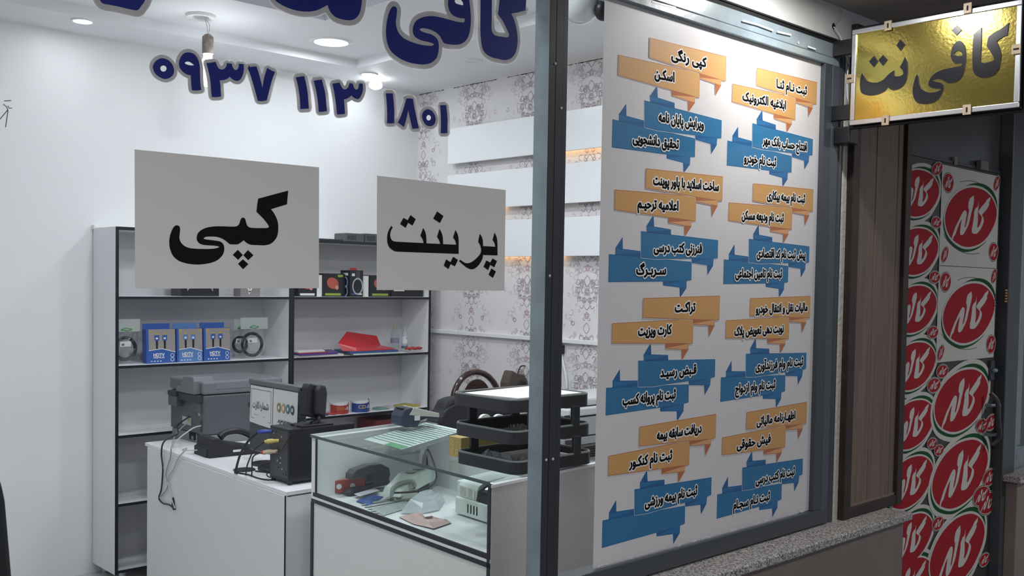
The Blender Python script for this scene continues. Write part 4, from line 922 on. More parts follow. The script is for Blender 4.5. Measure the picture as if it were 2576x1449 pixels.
def cable_bag(px, w, h, label, y, lean=.06):
    c = onY(px, 905, y).x
    t = thing('cable_bag', label, 'packaged cable', (c, y, z2), 'bagged cables on the shelf')
    Mt = Matrix.Translation((c, y, z2+.002)) @ Matrix.Rotation(-lean, 4, 'X')
    pts = []; rn = random.Random(px)
    nx, nz = 9, 12; vs = []; fs = []
    for j in range(nz+1):
        for i in range(nx+1):
            u = -w/2+w*i/nx; v = h*j/nz; e = math.sin(PI*i/nx)*math.sin(PI*min(1, j/nz*1.15)) if j < nz else 0
            vs.append(Mt @ Vector((u, -.018*max(0, e)+rn.uniform(-.004, .004), v)))
    for j in range(nz):
        for i in range(nx): a = j*(nx+1)+i; fs.append((a, a+1, a+nx+2, a+nx+1))
    MB().add(vs, fs).build('bag', M_film, t)
    r0 = min(w*.42, .062)
    for k in range(5):
        r = r0-.004*(k % 3); pts = [Mt @ Vector((r*math.cos(q), .004+.003*k, h*.34+r*1.05*math.sin(q))) for q in [2*PI*i/28+k for i in range(29)]]
        MB().tube(pts, .0042, 7, False).build('cable_coil', M_cab, t, smooth=True)
    fn = lambda u, v, d: Mt @ Vector((u, .002-d, v)); m = MB()
    m.mi(0).fill([[(-.028, h*.38), (.028, h*.38), (.028, h*.50), (-.028, h*.50)]], fn, .001); m.mi(1).fill([[(-.020, h*.40), (-.006, h*.40), (-.006, h*.45), (-.020, h*.45)]], fn, .0015)
    m.build('paper_tag', [M_wpr, mat('brown print', (.22, .12, .05), .5)], t)
    m = MB(); m.mi(0).fill([[(-w/2, h*.72), (w/2, h*.72), (w/2, h), (-w/2, h)]], lambda u, v, d: Mt @ Vector((u, -.009-d, v)), .012)
    m.mi(1).stroke([(-.03, h*.76), (-.008, h*.80), (.026, h*.77), (.006, h*.735)], .0022, lambda u, v, d: Mt @ Vector((u, -.022-d, v)), .0005)
    m.build('header_card', [mat('pale header', (.60, .64, .62), .4, trans=.4), mat('green print', (.06, .26, .09), .4)], t)
cable_bag(317, .135, .225, 'bagged black cable at the left end of the second shelf', 5.06)
cable_bag(606, .10, .215, 'bagged black cable behind another, right of the blue boxes', 5.12, .04)
cable_bag(637, .165, .225, 'bagged black cable with a green logo, right of the blue boxes', 5.05)

# second shelf, right bay: folders, red folder, bottles, cord
def sheet_stack(name, label, cat, pts, z, th, m, grp=None):
    t = MB().prism(pts, lambda u, v, d: Vector((u, v, z+d)), 0, th).build(name, m)
    return tag(t, label, cat, grp)
xs_ = lambda px, py=885, y=4.98: onY(px, py, y).x
M_purp = mat('purple folder', (.10, .05, .26), .4); M_navy = mat('blue folder', (.05, .10, .30), .4)
a = xs_(747); sheet_stack('paper_stack', 'stack of white sheets at the very bottom left of the folder shelf', 'papers', [(a, 4.965), (a+.30, 4.96), (a+.33, 5.20), (a+.02, 5.20)], z2, .012, M_paper)
sheet_stack('folder', 'purple folder under the white sheet on the second shelf', 'folder', [(a-.0, 4.955), (a+.26, 4.96), (a+.36, 5.19), (a+.03, 5.20)], z2+.0125, .010, M_purp, 'folders on the second shelf')
sheet_stack('folder', 'thin red folder just under the top white sheet', 'folder', [(a+.0, 4.96), (a+.20, 4.97), (a+.22, 5.18), (a+.02, 5.19)], z2+.023, .004, mat('red folder', (.38, .03, .03), .35), 'folders on the second shelf')
sheet_stack('paper_sheet', 'white sheet on top of the purple folder', 'papers', [(a+.0, 4.965), (a+.19, 4.99), (a+.26, 5.20), (a+.02, 5.22)], z2+.0275, .008, M_paper)
b0_ = xs_(885); sheet_stack('folder', 'blue folder lying under the red bent folder', 'folder', [(b0_-.02, 4.965), (b0_+.33, 4.965), (b0_+.33, 5.20), (b0_+.02, 5.20)], z2+.010, .012, M_navy, 'folders on the second shelf')
sheet_stack('paper_stack', 'pale green sheets under the blue folder', 'papers', [(b0_-.0, 4.962), (b0_+.34, 4.962), (b0_+.34, 5.21), (b0_+.03, 5.21)], z2, .0095, mat('pale green paper', (.52, .62, .56), .6))
# red bent plastic folder
q = [onY(x, y, yy) for x, y, yy in ((850, 864, 5.02), (873, 834, 5.10), (948, 845, 5.12), (957, 868, 5.06), (896, 875, 4.97), (1000, 870, 4.985))]
R_ = MB(); R_.add([q[0], q[1], q[2], q[3], q[4]], [(0, 1, 2, 3, 4)]); R_.add([p+Vector((0, .004, -.002)) for p in q[:5]], [(4, 3, 2, 1, 0)])
R_.add([q[0], q[4], q[3], Vector((q[5].x, q[5].y, z2+.025)), Vector((q[4].x, 4.962, z2+.024)), Vector((q[0].x+.02, 5.0, z2+.026))], [(0, 5, 4, 1), (1, 4, 3, 2)])
tag(R_.build('red_folder', mat('glossy red plastic', (.52, .025, .035), .22, coat=.3)), 'bent glossy red plastic folder standing up among the papers', 'folder')
def bottle(px, y, prof, mats, label, lab=None, cap=None):
    c = onY(px, 868, y).x; t = thing('bottle', label, 'bottle', (c, y, z2+.022), 'bottles on the second shelf')
    MB().lathe(prof, (c, y, z2+.022), 24).build('body', mats[0], t, smooth=True)
    if lab: MB().lathe(lab, (c, y, z2+.022), 24).build('label', mats[1], t, smooth=True)
    if cap: MB().lathe(cap, (c, y, z2+.022), 20).build('cap', mats[2], t, smooth=True)
    return t
M_clear = glass('clear plastic', (.93, .95, .96), 2.0)
bottle(993, 5.10, [(.026, 0), (.027, .01), (.027, .085), (.020, .105), (.011, .122), (.010, .135)], (M_clear, mat('violet white label', (.28, .25, .38), .4), mat('beige cap', (.42, .36, .26), .5)), 'small clear bottle with a dark and white label and beige cap', [(.0274, .032), (.0274, .062)], [(.0115, .126), (.0115, .142), (1e-6, .143)])
bt = bottle(1018, 5.06, [(.018, .012), (.0185, .02), (.0185, .085), (.013, .098), (.007, .105), (.005, .128), (.003, .131)], (mat('milky plastic', (.62, .66, .70), .3, trans=.3), mat('white label', (.74, .76, .78), .4), mat('teal base', (.03, .16, .20), .4)), 'slim milky nozzle bottle with a white label and teal base', [(.0188, .03), (.0188, .075)], [(.0195, 0), (.0195, .014), (.018, .016)])
m = MB(); cx = onY(1018, 868, 5.06).x; lettering(m, 'A', lambda u, v, d: Vector((u, 5.06-.0192-d, v)), 0, .010, .014, mi=(0, 0), center=(cx, z2+.022+.065), rtl=False); m.build('label_letter', mat('slate print', (.10, .14, .16), .5), bt)
cc = onY(1045, 878, 4.99)
pts = []
for i in range(90):
    q_ = i*.52; r = .052+.012*math.sin(i*1.7); pts.append((cc.x+r*math.cos(q_), 5.01+r*.55*math.sin(q_), z2+.014+.010*abs(math.sin(i*.9))+.006*(i/90)))
tag(MB().tube(path3(pts, 2), .0032, 6).build('cord_coil', mat('red cord', (.45, .05, .06), .4), smooth=True), 'coil of red cord at the right end of the folder shelf', 'cord')

# third shelf, right bay
z3 = LV[2]; M_dvd = mat('red wrapper', (.38, .05, .045), .35); M_cd = mat('navy wrapper', (.03, .06, .24), .35); M_disc = mat('disc stack', (.72, .72, .74), .25)
def spindle(px, m, txt, label, hL, hR, goldw):
    c = onY(px, 1025, 5.0).x; r = .058; y = 5.05; t = thing('disc_spindle', label, 'disc pack', (c, y, z3), 'disc packs')
    MB().lathe([(r-.002, 0), (r-.002, .068), (1e-6, .068)], (c, y, z3), 32).build('discs', M_disc, t, smooth=True)
    vs = []; fs = []; n = 28
    for i in range(n+1):
        q = PI*1.0+PI*i/n; s = i/n; h = hL+(hR-hL)*s-.012*math.sin(PI*s)
        vs += [Vector((c+r*math.cos(q), y+r*math.sin(q), z3+.001)), Vector((c+r*math.cos(q), y+r*math.sin(q), z3+h))]
    for i in range(n): fs.append((2*i, 2*i+2, 2*i+3, 2*i+1))
    w = MB().add(vs, fs).build('wrapper', m, t)
    fn = lambda u, v, d: Vector((c+(r+.0008+d)*math.sin(u/r), y-(r+.0008+d)*math.cos(u/r), v))
    m2 = MB(); k = len(txt)-2
    lettering(m2, txt[:k], fn, 0, .044, .020, bold=.0008, mi=(0, 0), center=(-.020, z3+.034), rtl=False); lettering(m2, txt[k:], fn, 0, .028, .020, bold=.0008, mi=(1, 0), center=(.022, z3+.034), rtl=False)
    m2.build('lettering', [goldw, M_wpr], w)
spindle(864, M_dvd, 'DVD-R', 'red wrapped disc pack lettered DVD-R', .058, .070, mat('orange print', (.50, .22, .06), .4))
spindle(917, M_cd, 'CD-R', 'blue wrapped disc pack lettered CD-R beside the red one', .056, .076, mat('gold print 2', (.55, .45, .15), .4))
for i, (pa, colr, lb) in enumerate(((806, (.03, .06, .30), 'blue thin cable left of the red disc pack'), (826, (.45, .05, .04), 'red thin cable left of the red disc pack'))):
    a = onY(pa, 1028, 4.99).x
    tag(MB().tube(path3([(a-.03, 5.02, z3+.004), (a, 4.995, z3+.016), (a+.03, 4.99, z3+.010), (a+.06, 5.0, z3+.005), (a+.02, 5.02, z3+.006), (a-.02, 5.03, z3+.02)]), .004, 6).build('data_cable', mat(('blue', 'red')[i]+' cable jacket', colr, .4), smooth=True), lb, 'cable', 'loose cables on the third shelf')
for i, (pa, pb, hgt, colr, lb) in enumerate(((955, 985, .016, (.16, .30, .26), 'small green packet right of the blue disc pack'), (985, 1010, .014, (.55, .52, .52), 'small pale packet between the green and yellow packets'), (1008, 1062, .024, (.42, .38, .08), 'flat yellow packet at the right end of the third shelf'), (1035, 1070, .012, (.36, .05, .05), 'flat red packet at the shelf corner under the yellow one'))):
    a, b_ = onY(pa, 1015, 5.0).x, onY(pb, 1015, 5.0).x
    m = MB().prism([(a, z3+.001), (b_, z3+.001), (b_-.004, z3+hgt*.5), ((a+b_)/2, z3+hgt), (a+.006, z3+hgt*.7)], lambda u, v, d: Vector((u, 5.02+.03*(i % 2)+d, v)), 0, .06)
    tag(m.build('packet', mat('packet %d' % i, colr, .35)), lb, 'packet', 'packets on the third shelf')
a, b_ = onY(946, 1064, 5.0), onY(1000, 1058, 5.0); z4 = LV[3]
t = MB().box((a.x, 5.0, z4), (b_.x+.1, 5.2, a.z+.012)).build('maroon_carton', mat('maroon card', (.16, .035, .035), .4), bevel=.002); tag(t, 'maroon box low in the right bookcase behind the card reader', 'box')
# ------------------------------------------------------------------ white desk
def frame2(A, U, V):
    U = Vector((U[0], U[1])).normalized(); V = Vector((V[0], V[1])).normalized()
    return lambda p: Vector((A[0]+U.x*p[0]+V.x*p[1], A[1]+U.y*p[0]+V.y*p[1], p[2]))
DK = frame2((1.942, 3.302), (.045, 1.05), (1.0, .03))
desk = thing('desk', 'white computer desk with a cream back panel facing the window', 'desk', (2.2, 4.0, 0))
MB().box((0, .012, 0), (1.38, .62, .728), DK).build('carcass', M_board, desk)
MB().box((-.002, 0, 0), (1.36, .012, .733), DK).build('modesty_panel', M_cream, desk, bevel=.001)
MB().box((-.004, .004, .7335), (1.40, .66, .75), DK).build('desktop', M_board, desk, bevel=.002)
MB().box((-.003, -.0012, 0), (-.0005, .004, .735), DK).build('corner_edging', M_edge, desk)
for q in ((710, 1240), (589, 1191)):
    P = onX(q[0], q[1], 1.95); MB().ball((1.945+.04*(P.y-3.3), P.y, P.z), .006, (.5, 1, 1), 10).build('screw_cap', M_edge, desk, smooth=True)
ph = onX(443, 1266, 2.0); mh = MB(); fnD_ = lambda u, v, d: DK((u, -d, v)); uh = (ph.y-3.302)
mh.fill([ellipse(uh, ph.z, .018, .030, 20)], fnD_, .0006); mh.build('cable_grommet', M_groove, desk)['label'] = 'black oval cable hole'
# ---- printer
pr = thing('printer', 'big grey multifunction printer at the far end of the desk', 'printer', (2.36, 4.58, .75))
M_pg = mat('printer grey', (.095, .10, .115), .45); M_pg2 = mat('printer light grey', (.165, .175, .19), .42); M_pd = mat('printer dark', (.035, .037, .042), .5)
PM = Matrix.Translation((2.185, 4.459, .75))
pt = lambda a, b_: (a, b_)
MB().box((.0, 0, .045), (.42, .36, .235), PM).build('body', M_pg, pr, bevel=.008)
MB().box((.004, .004, .0), (.42, .35, .043), PM).build('paper_tray', mat('printer tray', (.20, .22, .23), .45), pr, bevel=.004)
lid = MB().box((-.006, -.004, .238), (.42, .36, .300), PM).build('scanner_lid', M_pg2, pr, bevel=.010)
MB().box((.06, -.0055, .262), (.41, -.004, .292), PM).build('lid_panel', mat('lid panel', (.19, .20, .22), .4), lid)
MB().prism([(.05, .238), (.245, .238), (.245, .262), (.20, .268), (.165, .318), (.06, .322), (.05, .30)], lambda u, v, d: PM @ Vector((-.035+d, u-.02, v)), 0, .10).build('feeder_cover', M_pg2, pr, bevel=.004)
MB().box((-.030, .01, .200), (.01, .235, .236), PM).build('hinge_bar', M_pd, pr, bevel=.003)
MB().box((-.040, .215, .165), (.01, .30, .215), PM).build('hinge_block', M_pg, pr, bevel=.004)
MB().box((-.042, .212, .215), (.01, .302, .238), PM).build('hinge_cap', M_pd, pr, bevel=.003)
MB().tube([PM @ Vector((-.035, .30, .232)), PM @ Vector((-.035, .322, .232)), PM @ Vector((-.035, .322, .215)), PM @ Vector((-.035, .30, .215))], .002, 6).build('wire_loop', M_chrome, pr)
MB().box((-.012, .02, .150), (.004, .10, .200), PM).build('port_cover', M_pg, pr, bevel=.003)
MB().box((.23, -.0015, .165), (.42, .004, .188), PM).build('grip_recess', M_pd, pr, bevel=.0007)
MB().box((-.0015, .015, .06), (.003, .028, .115), PM).build('port_strip', M_pd, pr)
lb = MB(); fx = lambda u, v, d: PM @ Vector((-.0006-d, u, v))
lb.mi(0).fill([[(.13, .078), (.225, .078), (.225, .115), (.13, .115)]], fx, 0); lb.mi(1).fill([[(.138, .088), (.162, .088), (.162, .108), (.138, .108)]], fx, .0003); lb.mi(0).fill([[(.035, .135), (.055, .135), (.055, .155), (.035, .155)]], fx, 0)
lb.build('rating_label', [mat('label grey', (.50, .52, .48), .5), mat('label lime', (.42, .46, .14), .5)], pr)
lb = MB().box((-.003, .09, .012), (.004, .145, .044), PM).build('power_inlet', M_groove, pr); MB().box((-.0036, .098, .014), (-.003, .12, .030), PM).build('green_socket', mat('green socket', (.10, .28, .16), .4), pr)
# ---- telephone
A_ = onZ(500, 1146, .75); B_ = onZ(660, 1130, .75)
TM = Matrix.Translation((A_.x, A_.y-.10, .75)) @ Matrix.Rotation(math.atan2(B_.y-A_.y, B_.x-A_.x), 4, 'Z')
ph_ = thing('telephone', 'black desk telephone with its handset, in front of the grey printer', 'telephone', (A_.x+.1, A_.y, .75))
MB().prism([(0, 0), (.27, 0), (.27, .018), (.10, .055), (.045, .085), (.012, .085), (.012, .045), (0, .03)], lambda u, v, d: TM @ Vector((u, d, v)), 0, .17).build('base', M_black_m, ph_, bevel=.004)
MB().tube(path3([TM @ Vector(p) for p in ((.06, .03, .085), (.09, .03, .104), (.15, .03, .106), (.21, .03, .080), (.265, .03, .040))]), [.017, .018, .017, .016, .0155, .0145, .014, .0135, .0135, .0135, .0135, .0135, .0135, .0135, .0135, .014, .014, .0145, .015, .0155, .017, .018, .018, .0185, .017], 12).build('handset', M_black, ph_, smooth=True)
MB().box((.11, -.001, .018), (.16, .001, .028), TM).build('name_strip', M_wpr, ph_)
MB().box((-.005, .02, 0), (.03, .16, .04), TM).build('wall_stand', M_black_m, ph_, bevel=.004)
# ---- monitor with taped papers
MX = 2.15
mo = thing('monitor', 'dark monitor seen from behind with two white notices taped on its back', 'monitor', (2.17, 3.76, .75))
T = [onX(628, 955, MX), onX(740, 976, MX)]
MB().box((MX, 3.55, .80), (MX+.035, 3.957, 1.108)).build('housing', mat('monitor shell', (.05, .055, .06), .4), mo, bevel=.006)
MB().box((MX-.004, 3.55, 1.088), (MX+.03, 3.96, 1.110)).build('top_bezel', mat('monitor bezel', (.10, .11, .115), .35), mo, bevel=.004)
MB().box((MX+.01, 3.66, .765), (MX+.05, 3.76, .82)).build('stand_neck', M_black, mo, bevel=.004)
MB().lathe([(.11, 0), (.11, .008), (.10, .014), (1e-6, .016)], (MX+.03, 3.71, .75), 28).build('stand_foot', M_black, mo, smooth=True)
fm = lambda u, v, d: Vector((MX-.006-d+.006*abs(math.sin(u*9)), -u, v))
u0, u1, u2 = -3.945, -3.752, -3.555
papers = []
for i, (a, b_, zb0, zb1) in enumerate(((u0, u1-.002, .925, .915), (u1+.002, u2, .915, .905))):
    n = MB(); k = 8; vs = []; fs = []
    for s in range(k+1):
        u = a+(b_-a)*s/k; vs += [fm(u, zb0+(zb1-zb0)*s/k, .004), fm(u, 1.084, 0)]
    for s in range(k): fs.append((2*s, 2*s+2, 2*s+3, 2*s+1))
    pn = tag(n.add(vs, fs).build('taped_notice', M_paper), ('white bordered notice taped on the left half of the monitor back', 'white notice with round icons taped beside the bordered one')[i], 'notice', 'notices taped on the monitor')
    m = MB(); f2 = lambda u, v, d: fm(u, v, .0046+d)
    cx = (a+b_)/2
    if i == 0:
        m.mi(0).stroke([(a+.012, .945), (b_-.010, .937), (b_-.010, 1.070), (a+.012, 1.070)], .0009, f2, 0, cap=0)
        lettering(m, 'شماره کارت', f2, 0, .135, .030, mi=(0, 0), bold=.0005, center=(cx, 1.005)); m.stroke([(a+.04, .962), (b_-.05, .957)], .0006, f2, 0, False)
    else:
        for k, c_ in enumerate((1, 2, 3, 0)):
            m.mi(c_).fill([[(a+.048+.036*k+.015*math.cos(q), 1.010+.020*math.sin(q)) for q in [2*PI*s/16 for s in range(16)]]], f2, 0)
            m.mi(4).fill([[(a+.048+.036*k+.006*math.cos(q), 1.010+.009*math.sin(q)) for q in [2*PI*s/10 for s in range(10)]]], f2, .0004)
        m.mi(0); lettering(m, '۰۹۳۷۱۱۳۱۸۰۱', f2, 0, .135, .020, mi=(0, 0), bold=.0007, center=(cx+.008, .950), rtl=False)
    m.build('printing', [mat('notice ink', (.05, .05, .06), .6), mat('icon olive', (.25, .22, .05), .5), mat('icon tan', (.48, .30, .14), .5), mat('icon teal', (.03, .16, .18), .5), M_wpr], pn)
# ---- computer tower with its plugs
tw = thing('computer_tower', 'black computer case with plugged sockets, at the near end of the desk', 'computer', (2.14, 3.47, .75))
TZ = .968
MB().box((2.010, 3.388, .762), (2.31, 3.535, TZ)).build('case', M_black, tw, bevel=.004)
bp_ = MB(); fb = lambda u, v, d: Vector((2.0095-d, u, v))
bp_.mi(0).fill([[(3.398, .775), (3.525, .775), (3.525, .958), (3.398, .958)]], fb, 0)
rn = random.Random(2)
for i in range(16): a, b_ = rn.uniform(3.405, 3.51), rn.uniform(.785, .95); bp_.mi(1 if i % 3 else 2).fill([ellipse(a, b_, .004, .004, 8)], fb, .0003)
bp_.build('socket_panel', [mat('socket panel', (.055, .057, .062), .45), M_groove, M_legm], tw)
for y, z, m_, nm in ((3.53, .945, mat('plug blue', (.02, .05, .30), .4), 'blue plug'), (3.475, .915, mat('plug yellow', (.55, .45, .12), .4), 'yellow plug'), (3.485, .872, mat('plug beige', (.55, .45, .33), .4), 'beige plug'), (3.505, .868, mat('plug red', (.40, .06, .05), .4), 'red plug')):
    MB().tube(path3([(2.01, y-.01, z), (1.985, y+.005, z-.001), (1.965, y+.02, z-.004)]), [.007]*5+[.009]*5+[.006]*3, 8).build('plug', m_, tw, smooth=True)['label'] = nm
for x, y in ((2.02, 3.40), (2.02, 3.52), (2.29, 3.40), (2.29, 3.52)): MB().lathe([(.008, 0), (.010, .013)], (x, y, .75), 10).build('foot', M_black, tw)
def cord(name, label, pts, r, m, cat='cable', grp=None): return tag(MB().tube(path3(pts), r, 7).build(name, m, smooth=True), label, cat, grp)
cord('video_cable', 'thick black cable curving from the blue plug down to the desktop', [(1.963, 3.55, .940), (1.95, 3.60, .90), (1.95, 3.66, .84), (1.962, 3.72, .765), (1.97, 3.74, .756)], .005, M_cab, grp='cables by the computer tower')
cord('audio_cable', 'thin black cable dropping from the yellow plug', [(1.963, 3.495, .91), (1.955, 3.56, .87), (1.965, 3.63, .80), (1.975, 3.66, .7545)], .003, M_cab, grp='cables by the computer tower')
cord('audio_cable', 'thin black cable looping from the red plug to the desktop', [(1.963, 3.525, .864), (1.962, 3.58, .84), (1.98, 3.62, .78), (1.99, 3.64, .7545)], .003, M_cab, grp='cables by the computer tower')
cord('mouse_cable', 'thin black cord lying in a loop across the white desktop', [(1.975, 3.74, .7535), (1.99, 3.66, .7535), (1.985, 3.58, .7535), (2.0, 3.52, .7535), (2.03, 3.54, .7535), (2.08, 3.62, .7535), (2.05, 3.72, .7535)], .003, M_cab, grp='cables by the computer tower')
P = onZ(612, 1183, .75); tag(MB().lathe([(.045, 0), (.044, .004), (.012, .010), (1e-6, .011)], (P.x+.005, P.y, .7502), 24).build('microphone_base', M_black_m, smooth=True), 'small flat black disc base on the desktop edge', 'stand base')
P = onZ(668, 1168, .75); tag(MB().lathe([(.058, 0), (.060, .004), (.055, .009), (.012, .008), (1e-6, .006)], (P.x, P.y, .7502), 28).build('cable_reel', M_black_m, smooth=True), 'flat black round reel lying beside the computer tower', 'reel')
P = onZ(680, 1205, .75); pts = [(P.x+.015*math.cos(i*.9)+.0012*i, P.y-.0015*i+.014*math.sin(i*.5), .756+.010*(1+math.sin(i*.9))) for i in range(26)]
tag(MB().tube(path3(pts, 3), .0025, 6).build('coiled_cord', M_cab, smooth=True), 'small bundle of curled black cord at the foot of the tower', 'cord')
# small device on the tower
P = (2.085, 3.455); sd = thing('pole_display', 'black backed desk device on a folding foot standing on the computer tower', 'device', (2.15, 3.44, TZ))
SMx = Matrix.Translation((2.145, 3.43, TZ)) @ Matrix.Rotation(.55, 4, 'Z') @ Matrix.Rotation(.10, 4, 'Y')
MB().prism([(-.068, .040), (.060, .022), (.066, .135), (.05, .155), (-.055, .165), (-.066, .15)], lambda u, v, d: SMx @ Vector((u, d, v)), 0, .03).build('shell', M_black, sd, bevel=.005)
MB().prism([(-.020, .045), (.060, .028), (.064, .128), (.045, .158), (.0, .160), (-.018, .14)], lambda u, v, d: SMx @ Vector((u, -.022+d, v)), 0, .024).build('rear_bulge', M_black_m, sd, bevel=.008)
MB().tube(path3([SMx @ Vector((.02, -.005, .04)), SMx @ Vector((.01, -.01, .018)), (2.13, 3.425, TZ+.008)]), .010, 8).build('neck', M_black, sd, smooth=True)
MB().box((2.07, 3.395, TZ), (2.215, 3.485, TZ+.008)).build('foot', M_black_m, sd, bevel=.003)
cord('device_cord', 'thin dark cord hanging from the device over the socket panel', [(2.10, 3.41, TZ+.03), (2.03, 3.395, TZ+.002), (2.005, 3.39, .93), (1.999, 3.42, .89), (2.0, 3.47, .87)], .002, M_cab)
# cables hanging over the desk panel
def dkp(px, py, off=.012): q = onX(px, py, 1.985); return Vector((1.945+.043*(q.y-3.30)-off, q.y, q.z))
w = [Vector((2.18, 4.60, .87)), Vector((2.13, 4.62, .83))]+[dkp(x, y) for x, y in ((452, 1090), (415, 1110), (407, 1140), (411, 1180), (407, 1230), (400, 1253), (412, 1266), (430, 1270), (445, 1281))]
cord('power_cable', 'black cable hanging in a long loop down the desk panel into its hole', w, .0038, M_cab, grp='cables down the desk panel')
w = [Vector((2.18, 4.575, .86)), Vector((2.12, 4.60, .80))]+[dkp(x, y) for x, y in ((436, 1120), (432, 1150), (420, 1190), (424, 1225), (405, 1249))]
cord('network_cable', 'grey cable hanging beside the black loop, ending in a free plug', w, .0028, mat('grey cord', (.35, .36, .36), .5), grp='cables down the desk panel')
w = [Vector((2.06, 4.20, .775)), Vector((2.01, 4.30, .765))]+[dkp(x, y) for x, y in ((478, 1128), (455, 1150), (440, 1180), (424, 1204), (428, 1225), (434, 1250), (444, 1278))]
cord('phone_cable', 'pale grey cable running from the telephone down to the panel hole', w, .0028, mat('pale cord', (.50, .52, .50), .5), grp='cables down the desk panel')
cord('network_cable', 'pale green cable plugged into the corner of the printer', [(2.183, 4.48, .84), (2.14, 4.47, .835), (2.08, 4.47, .80), (2.05, 4.49, .765), (2.06, 4.52, .755)], .003, mat('pale green cord', (.48, .55, .49), .5), grp='cables down the desk panel')

# ------------------------------------------------------------------ glass showcase
CS = frame2((1.834, 2.034), (.067, 1.017), (.47, .047))
L_, D_ = 1.020, .50
sc = thing('showcase', 'white laminate display counter with a glass top and glass front', 'display counter', (2.1, 2.55, 0))
def cb(a, b_): return (a, b_)
MB().box((0, .004, 0), (L_, .012, .761), CS).build('front_panel', M_cream, sc)
e = MB(); e.box((-.001, -.001, .761), (L_, .012, .7745), CS); e.box((.012, -.001, .784), (L_-.012, .006, .798), CS)
e.box((0, -.001, 0), (.013, .010, .992), CS); e.box((L_-.012, -.001, 0), (L_+.004, .004, .761), CS); e.box((L_-.034, -.001, .798), (L_-.026, .004, .990), CS)
e.build('edging', M_edge, sc)
MB().box((-.001, -.0005, .775), (L_, .012, .784), CS).build('sill_strip', M_board, sc)
MB().box((-.003, .002, 0), (.013, D_, .991), CS).build('end_panel', M_grey_lam, sc, bevel=.001)
MB().box((-.0045, 0, .984), (.014, D_, .992), CS).build('end_edging', M_board, sc)
MB().box((L_-.026, .0, .7745), (L_+.002, D_, .991), CS).build('end_panel', M_board, sc, bevel=.001)
MB().box((.013, .012, .765), (L_-.02, D_-.012, .777), CS).build('display_floor', mat('white display floor', (.74, .76, .77), .35), sc)
MB().box((.013, D_-.012, 0), (L_-.02, D_, .97), CS).build('rear_panel', M_board, sc)
MB().box((.013, .0, .798), (L_-.026, .004, .990), CS).build('front_glass', M_green_glass, sc)
gt = MB(); gt.mi(0).box((.0, -.004, .9915), (L_+.004, D_, .9995), CS)
gt.build('glass_top', M_green_glass, sc)
MB().box((-.002, -.0055, .9905), (L_+.004, -.004, .9998), CS).build('top_front_edge', mat('dark glass edge', (.055, .085, .090), .2), sc)
MB().box((L_+.004, -.004, .9905), (L_+.0065, D_, 1.0), CS).build('top_end_edge', mat('pale edge', (.70, .75, .74), .3), sc)
MB().lathe([(.008, 0), (.006, .003), (1e-6, .002)], (0, 0, 0), 12, ).build('dummy_unused', M_groove, sc).name = 'screw_cap'
hc = bpy.data.objects['screw_cap']; P = onY(1252, 1422, 2.035); hc.location = Vector((P.x, 2.030+.1*(P.x-1.834), P.z))-Vector((2.1, 2.55, 0)); hc.rotation_euler = (PI/2, 0, 0)
ZF = .778
# inside the showcase
M_mint = mat('mint white plastic', (.62, .70, .65), .35)
lam = thing('laminator', 'pale mint laminating machine with a smoked cover inside the near end of the showcase', 'laminator', (2.2, 2.3, ZF))
LM = lambda p: CS((p[0], p[1], p[2]))
LT = .262
MB().box((.03, LT, ZF+.004), (.475, .455, ZF+.060), LM).build('base', M_mint, lam, bevel=.005)
MB().box((.04, LT+.02, ZF), (.46, .44, ZF+.004), LM).build('feet', M_pd, lam)
pf = [(LT+.012, ZF+.058), (LT+.012, ZF+.090), (LT+.025, ZF+.108), (LT+.055, ZF+.118), (.455, ZF+.122), (.455, ZF+.058)]
MB().prism(pf, lambda u, v, d: LM((.37+d, u, v)), 0, .105).build('end_cheek', M_mint, lam, bevel=.004)
MB().prism([(LT+.075, ZF+.112), (.455, ZF+.122), (.455, ZF+.112), (LT+.075, ZF+.104)], lambda u, v, d: LM((.03+d, u, v)), 0, .345).build('lid', M_mint, lam, bevel=.002)
MB().prism([(LT+.006, ZF+.062), (LT+.018, ZF+.092), (LT+.075, ZF+.113), (LT+.075, ZF+.110), (LT+.021, ZF+.090), (LT+.009, ZF+.062)], lambda u, v, d: LM((.03+d, u, v)), 0, .338).build('smoked_cover', glass('smoked cover', (.42, .45, .45), 1.2), lam)
MB().tube([LM((.035, LT+.055, ZF+.080)), LM((.365, LT+.055, ZF+.080))], .019, 16).build('roller', M_black_m, lam, smooth=True)
for k in range(10): MB().tube([LM((.10+.013*k+.05*(k > 4), LT+.055, ZF+.080)), LM((.105+.013*k+.05*(k > 4), LT+.055, ZF+.080))], .022, 16).build('roller_ring', M_black, lam, smooth=True)
v = MB()
for b0_ in (.40, .20):
    for k in range(4): v.box((b0_-.016*k, LT-.0015, ZF+.018), (b0_+.005-.016*k, LT+.0005, ZF+.046), LM)
v.build('vents', M_groove, lam)
lbm = MB(); fl = lambda u, v, d: LM((.47-u, LT+.011-d, v))
lbm.mi(0).fill([[(.004, ZF+.062), (.090, ZF+.062), (.090, ZF+.098), (.004, ZF+.098)]], fl, .0008)
for k in range(6): lbm.mi(1).fill([[(.010, ZF+.066+.005*k), (.045, ZF+.066+.005*k), (.045, ZF+.0675+.005*k), (.010, ZF+.0675+.005*k)]], fl, .0014).fill([[(.055, ZF+.066+.005*k), (.078, ZF+.066+.005*k), (.078, ZF+.0675+.005*k), (.055, ZF+.0675+.005*k)]], fl, .0014)
lbm.build('spec_label', [mat('label mint white', (.66, .72, .68), .4), M_grp], lam)
MB().box((.475, LT+.03, ZF+.070), (.50, LT+.09, ZF+.105), LM).build('side_knob', mat('pale knob', (.60, .68, .64), .4), lam, bevel=.003)
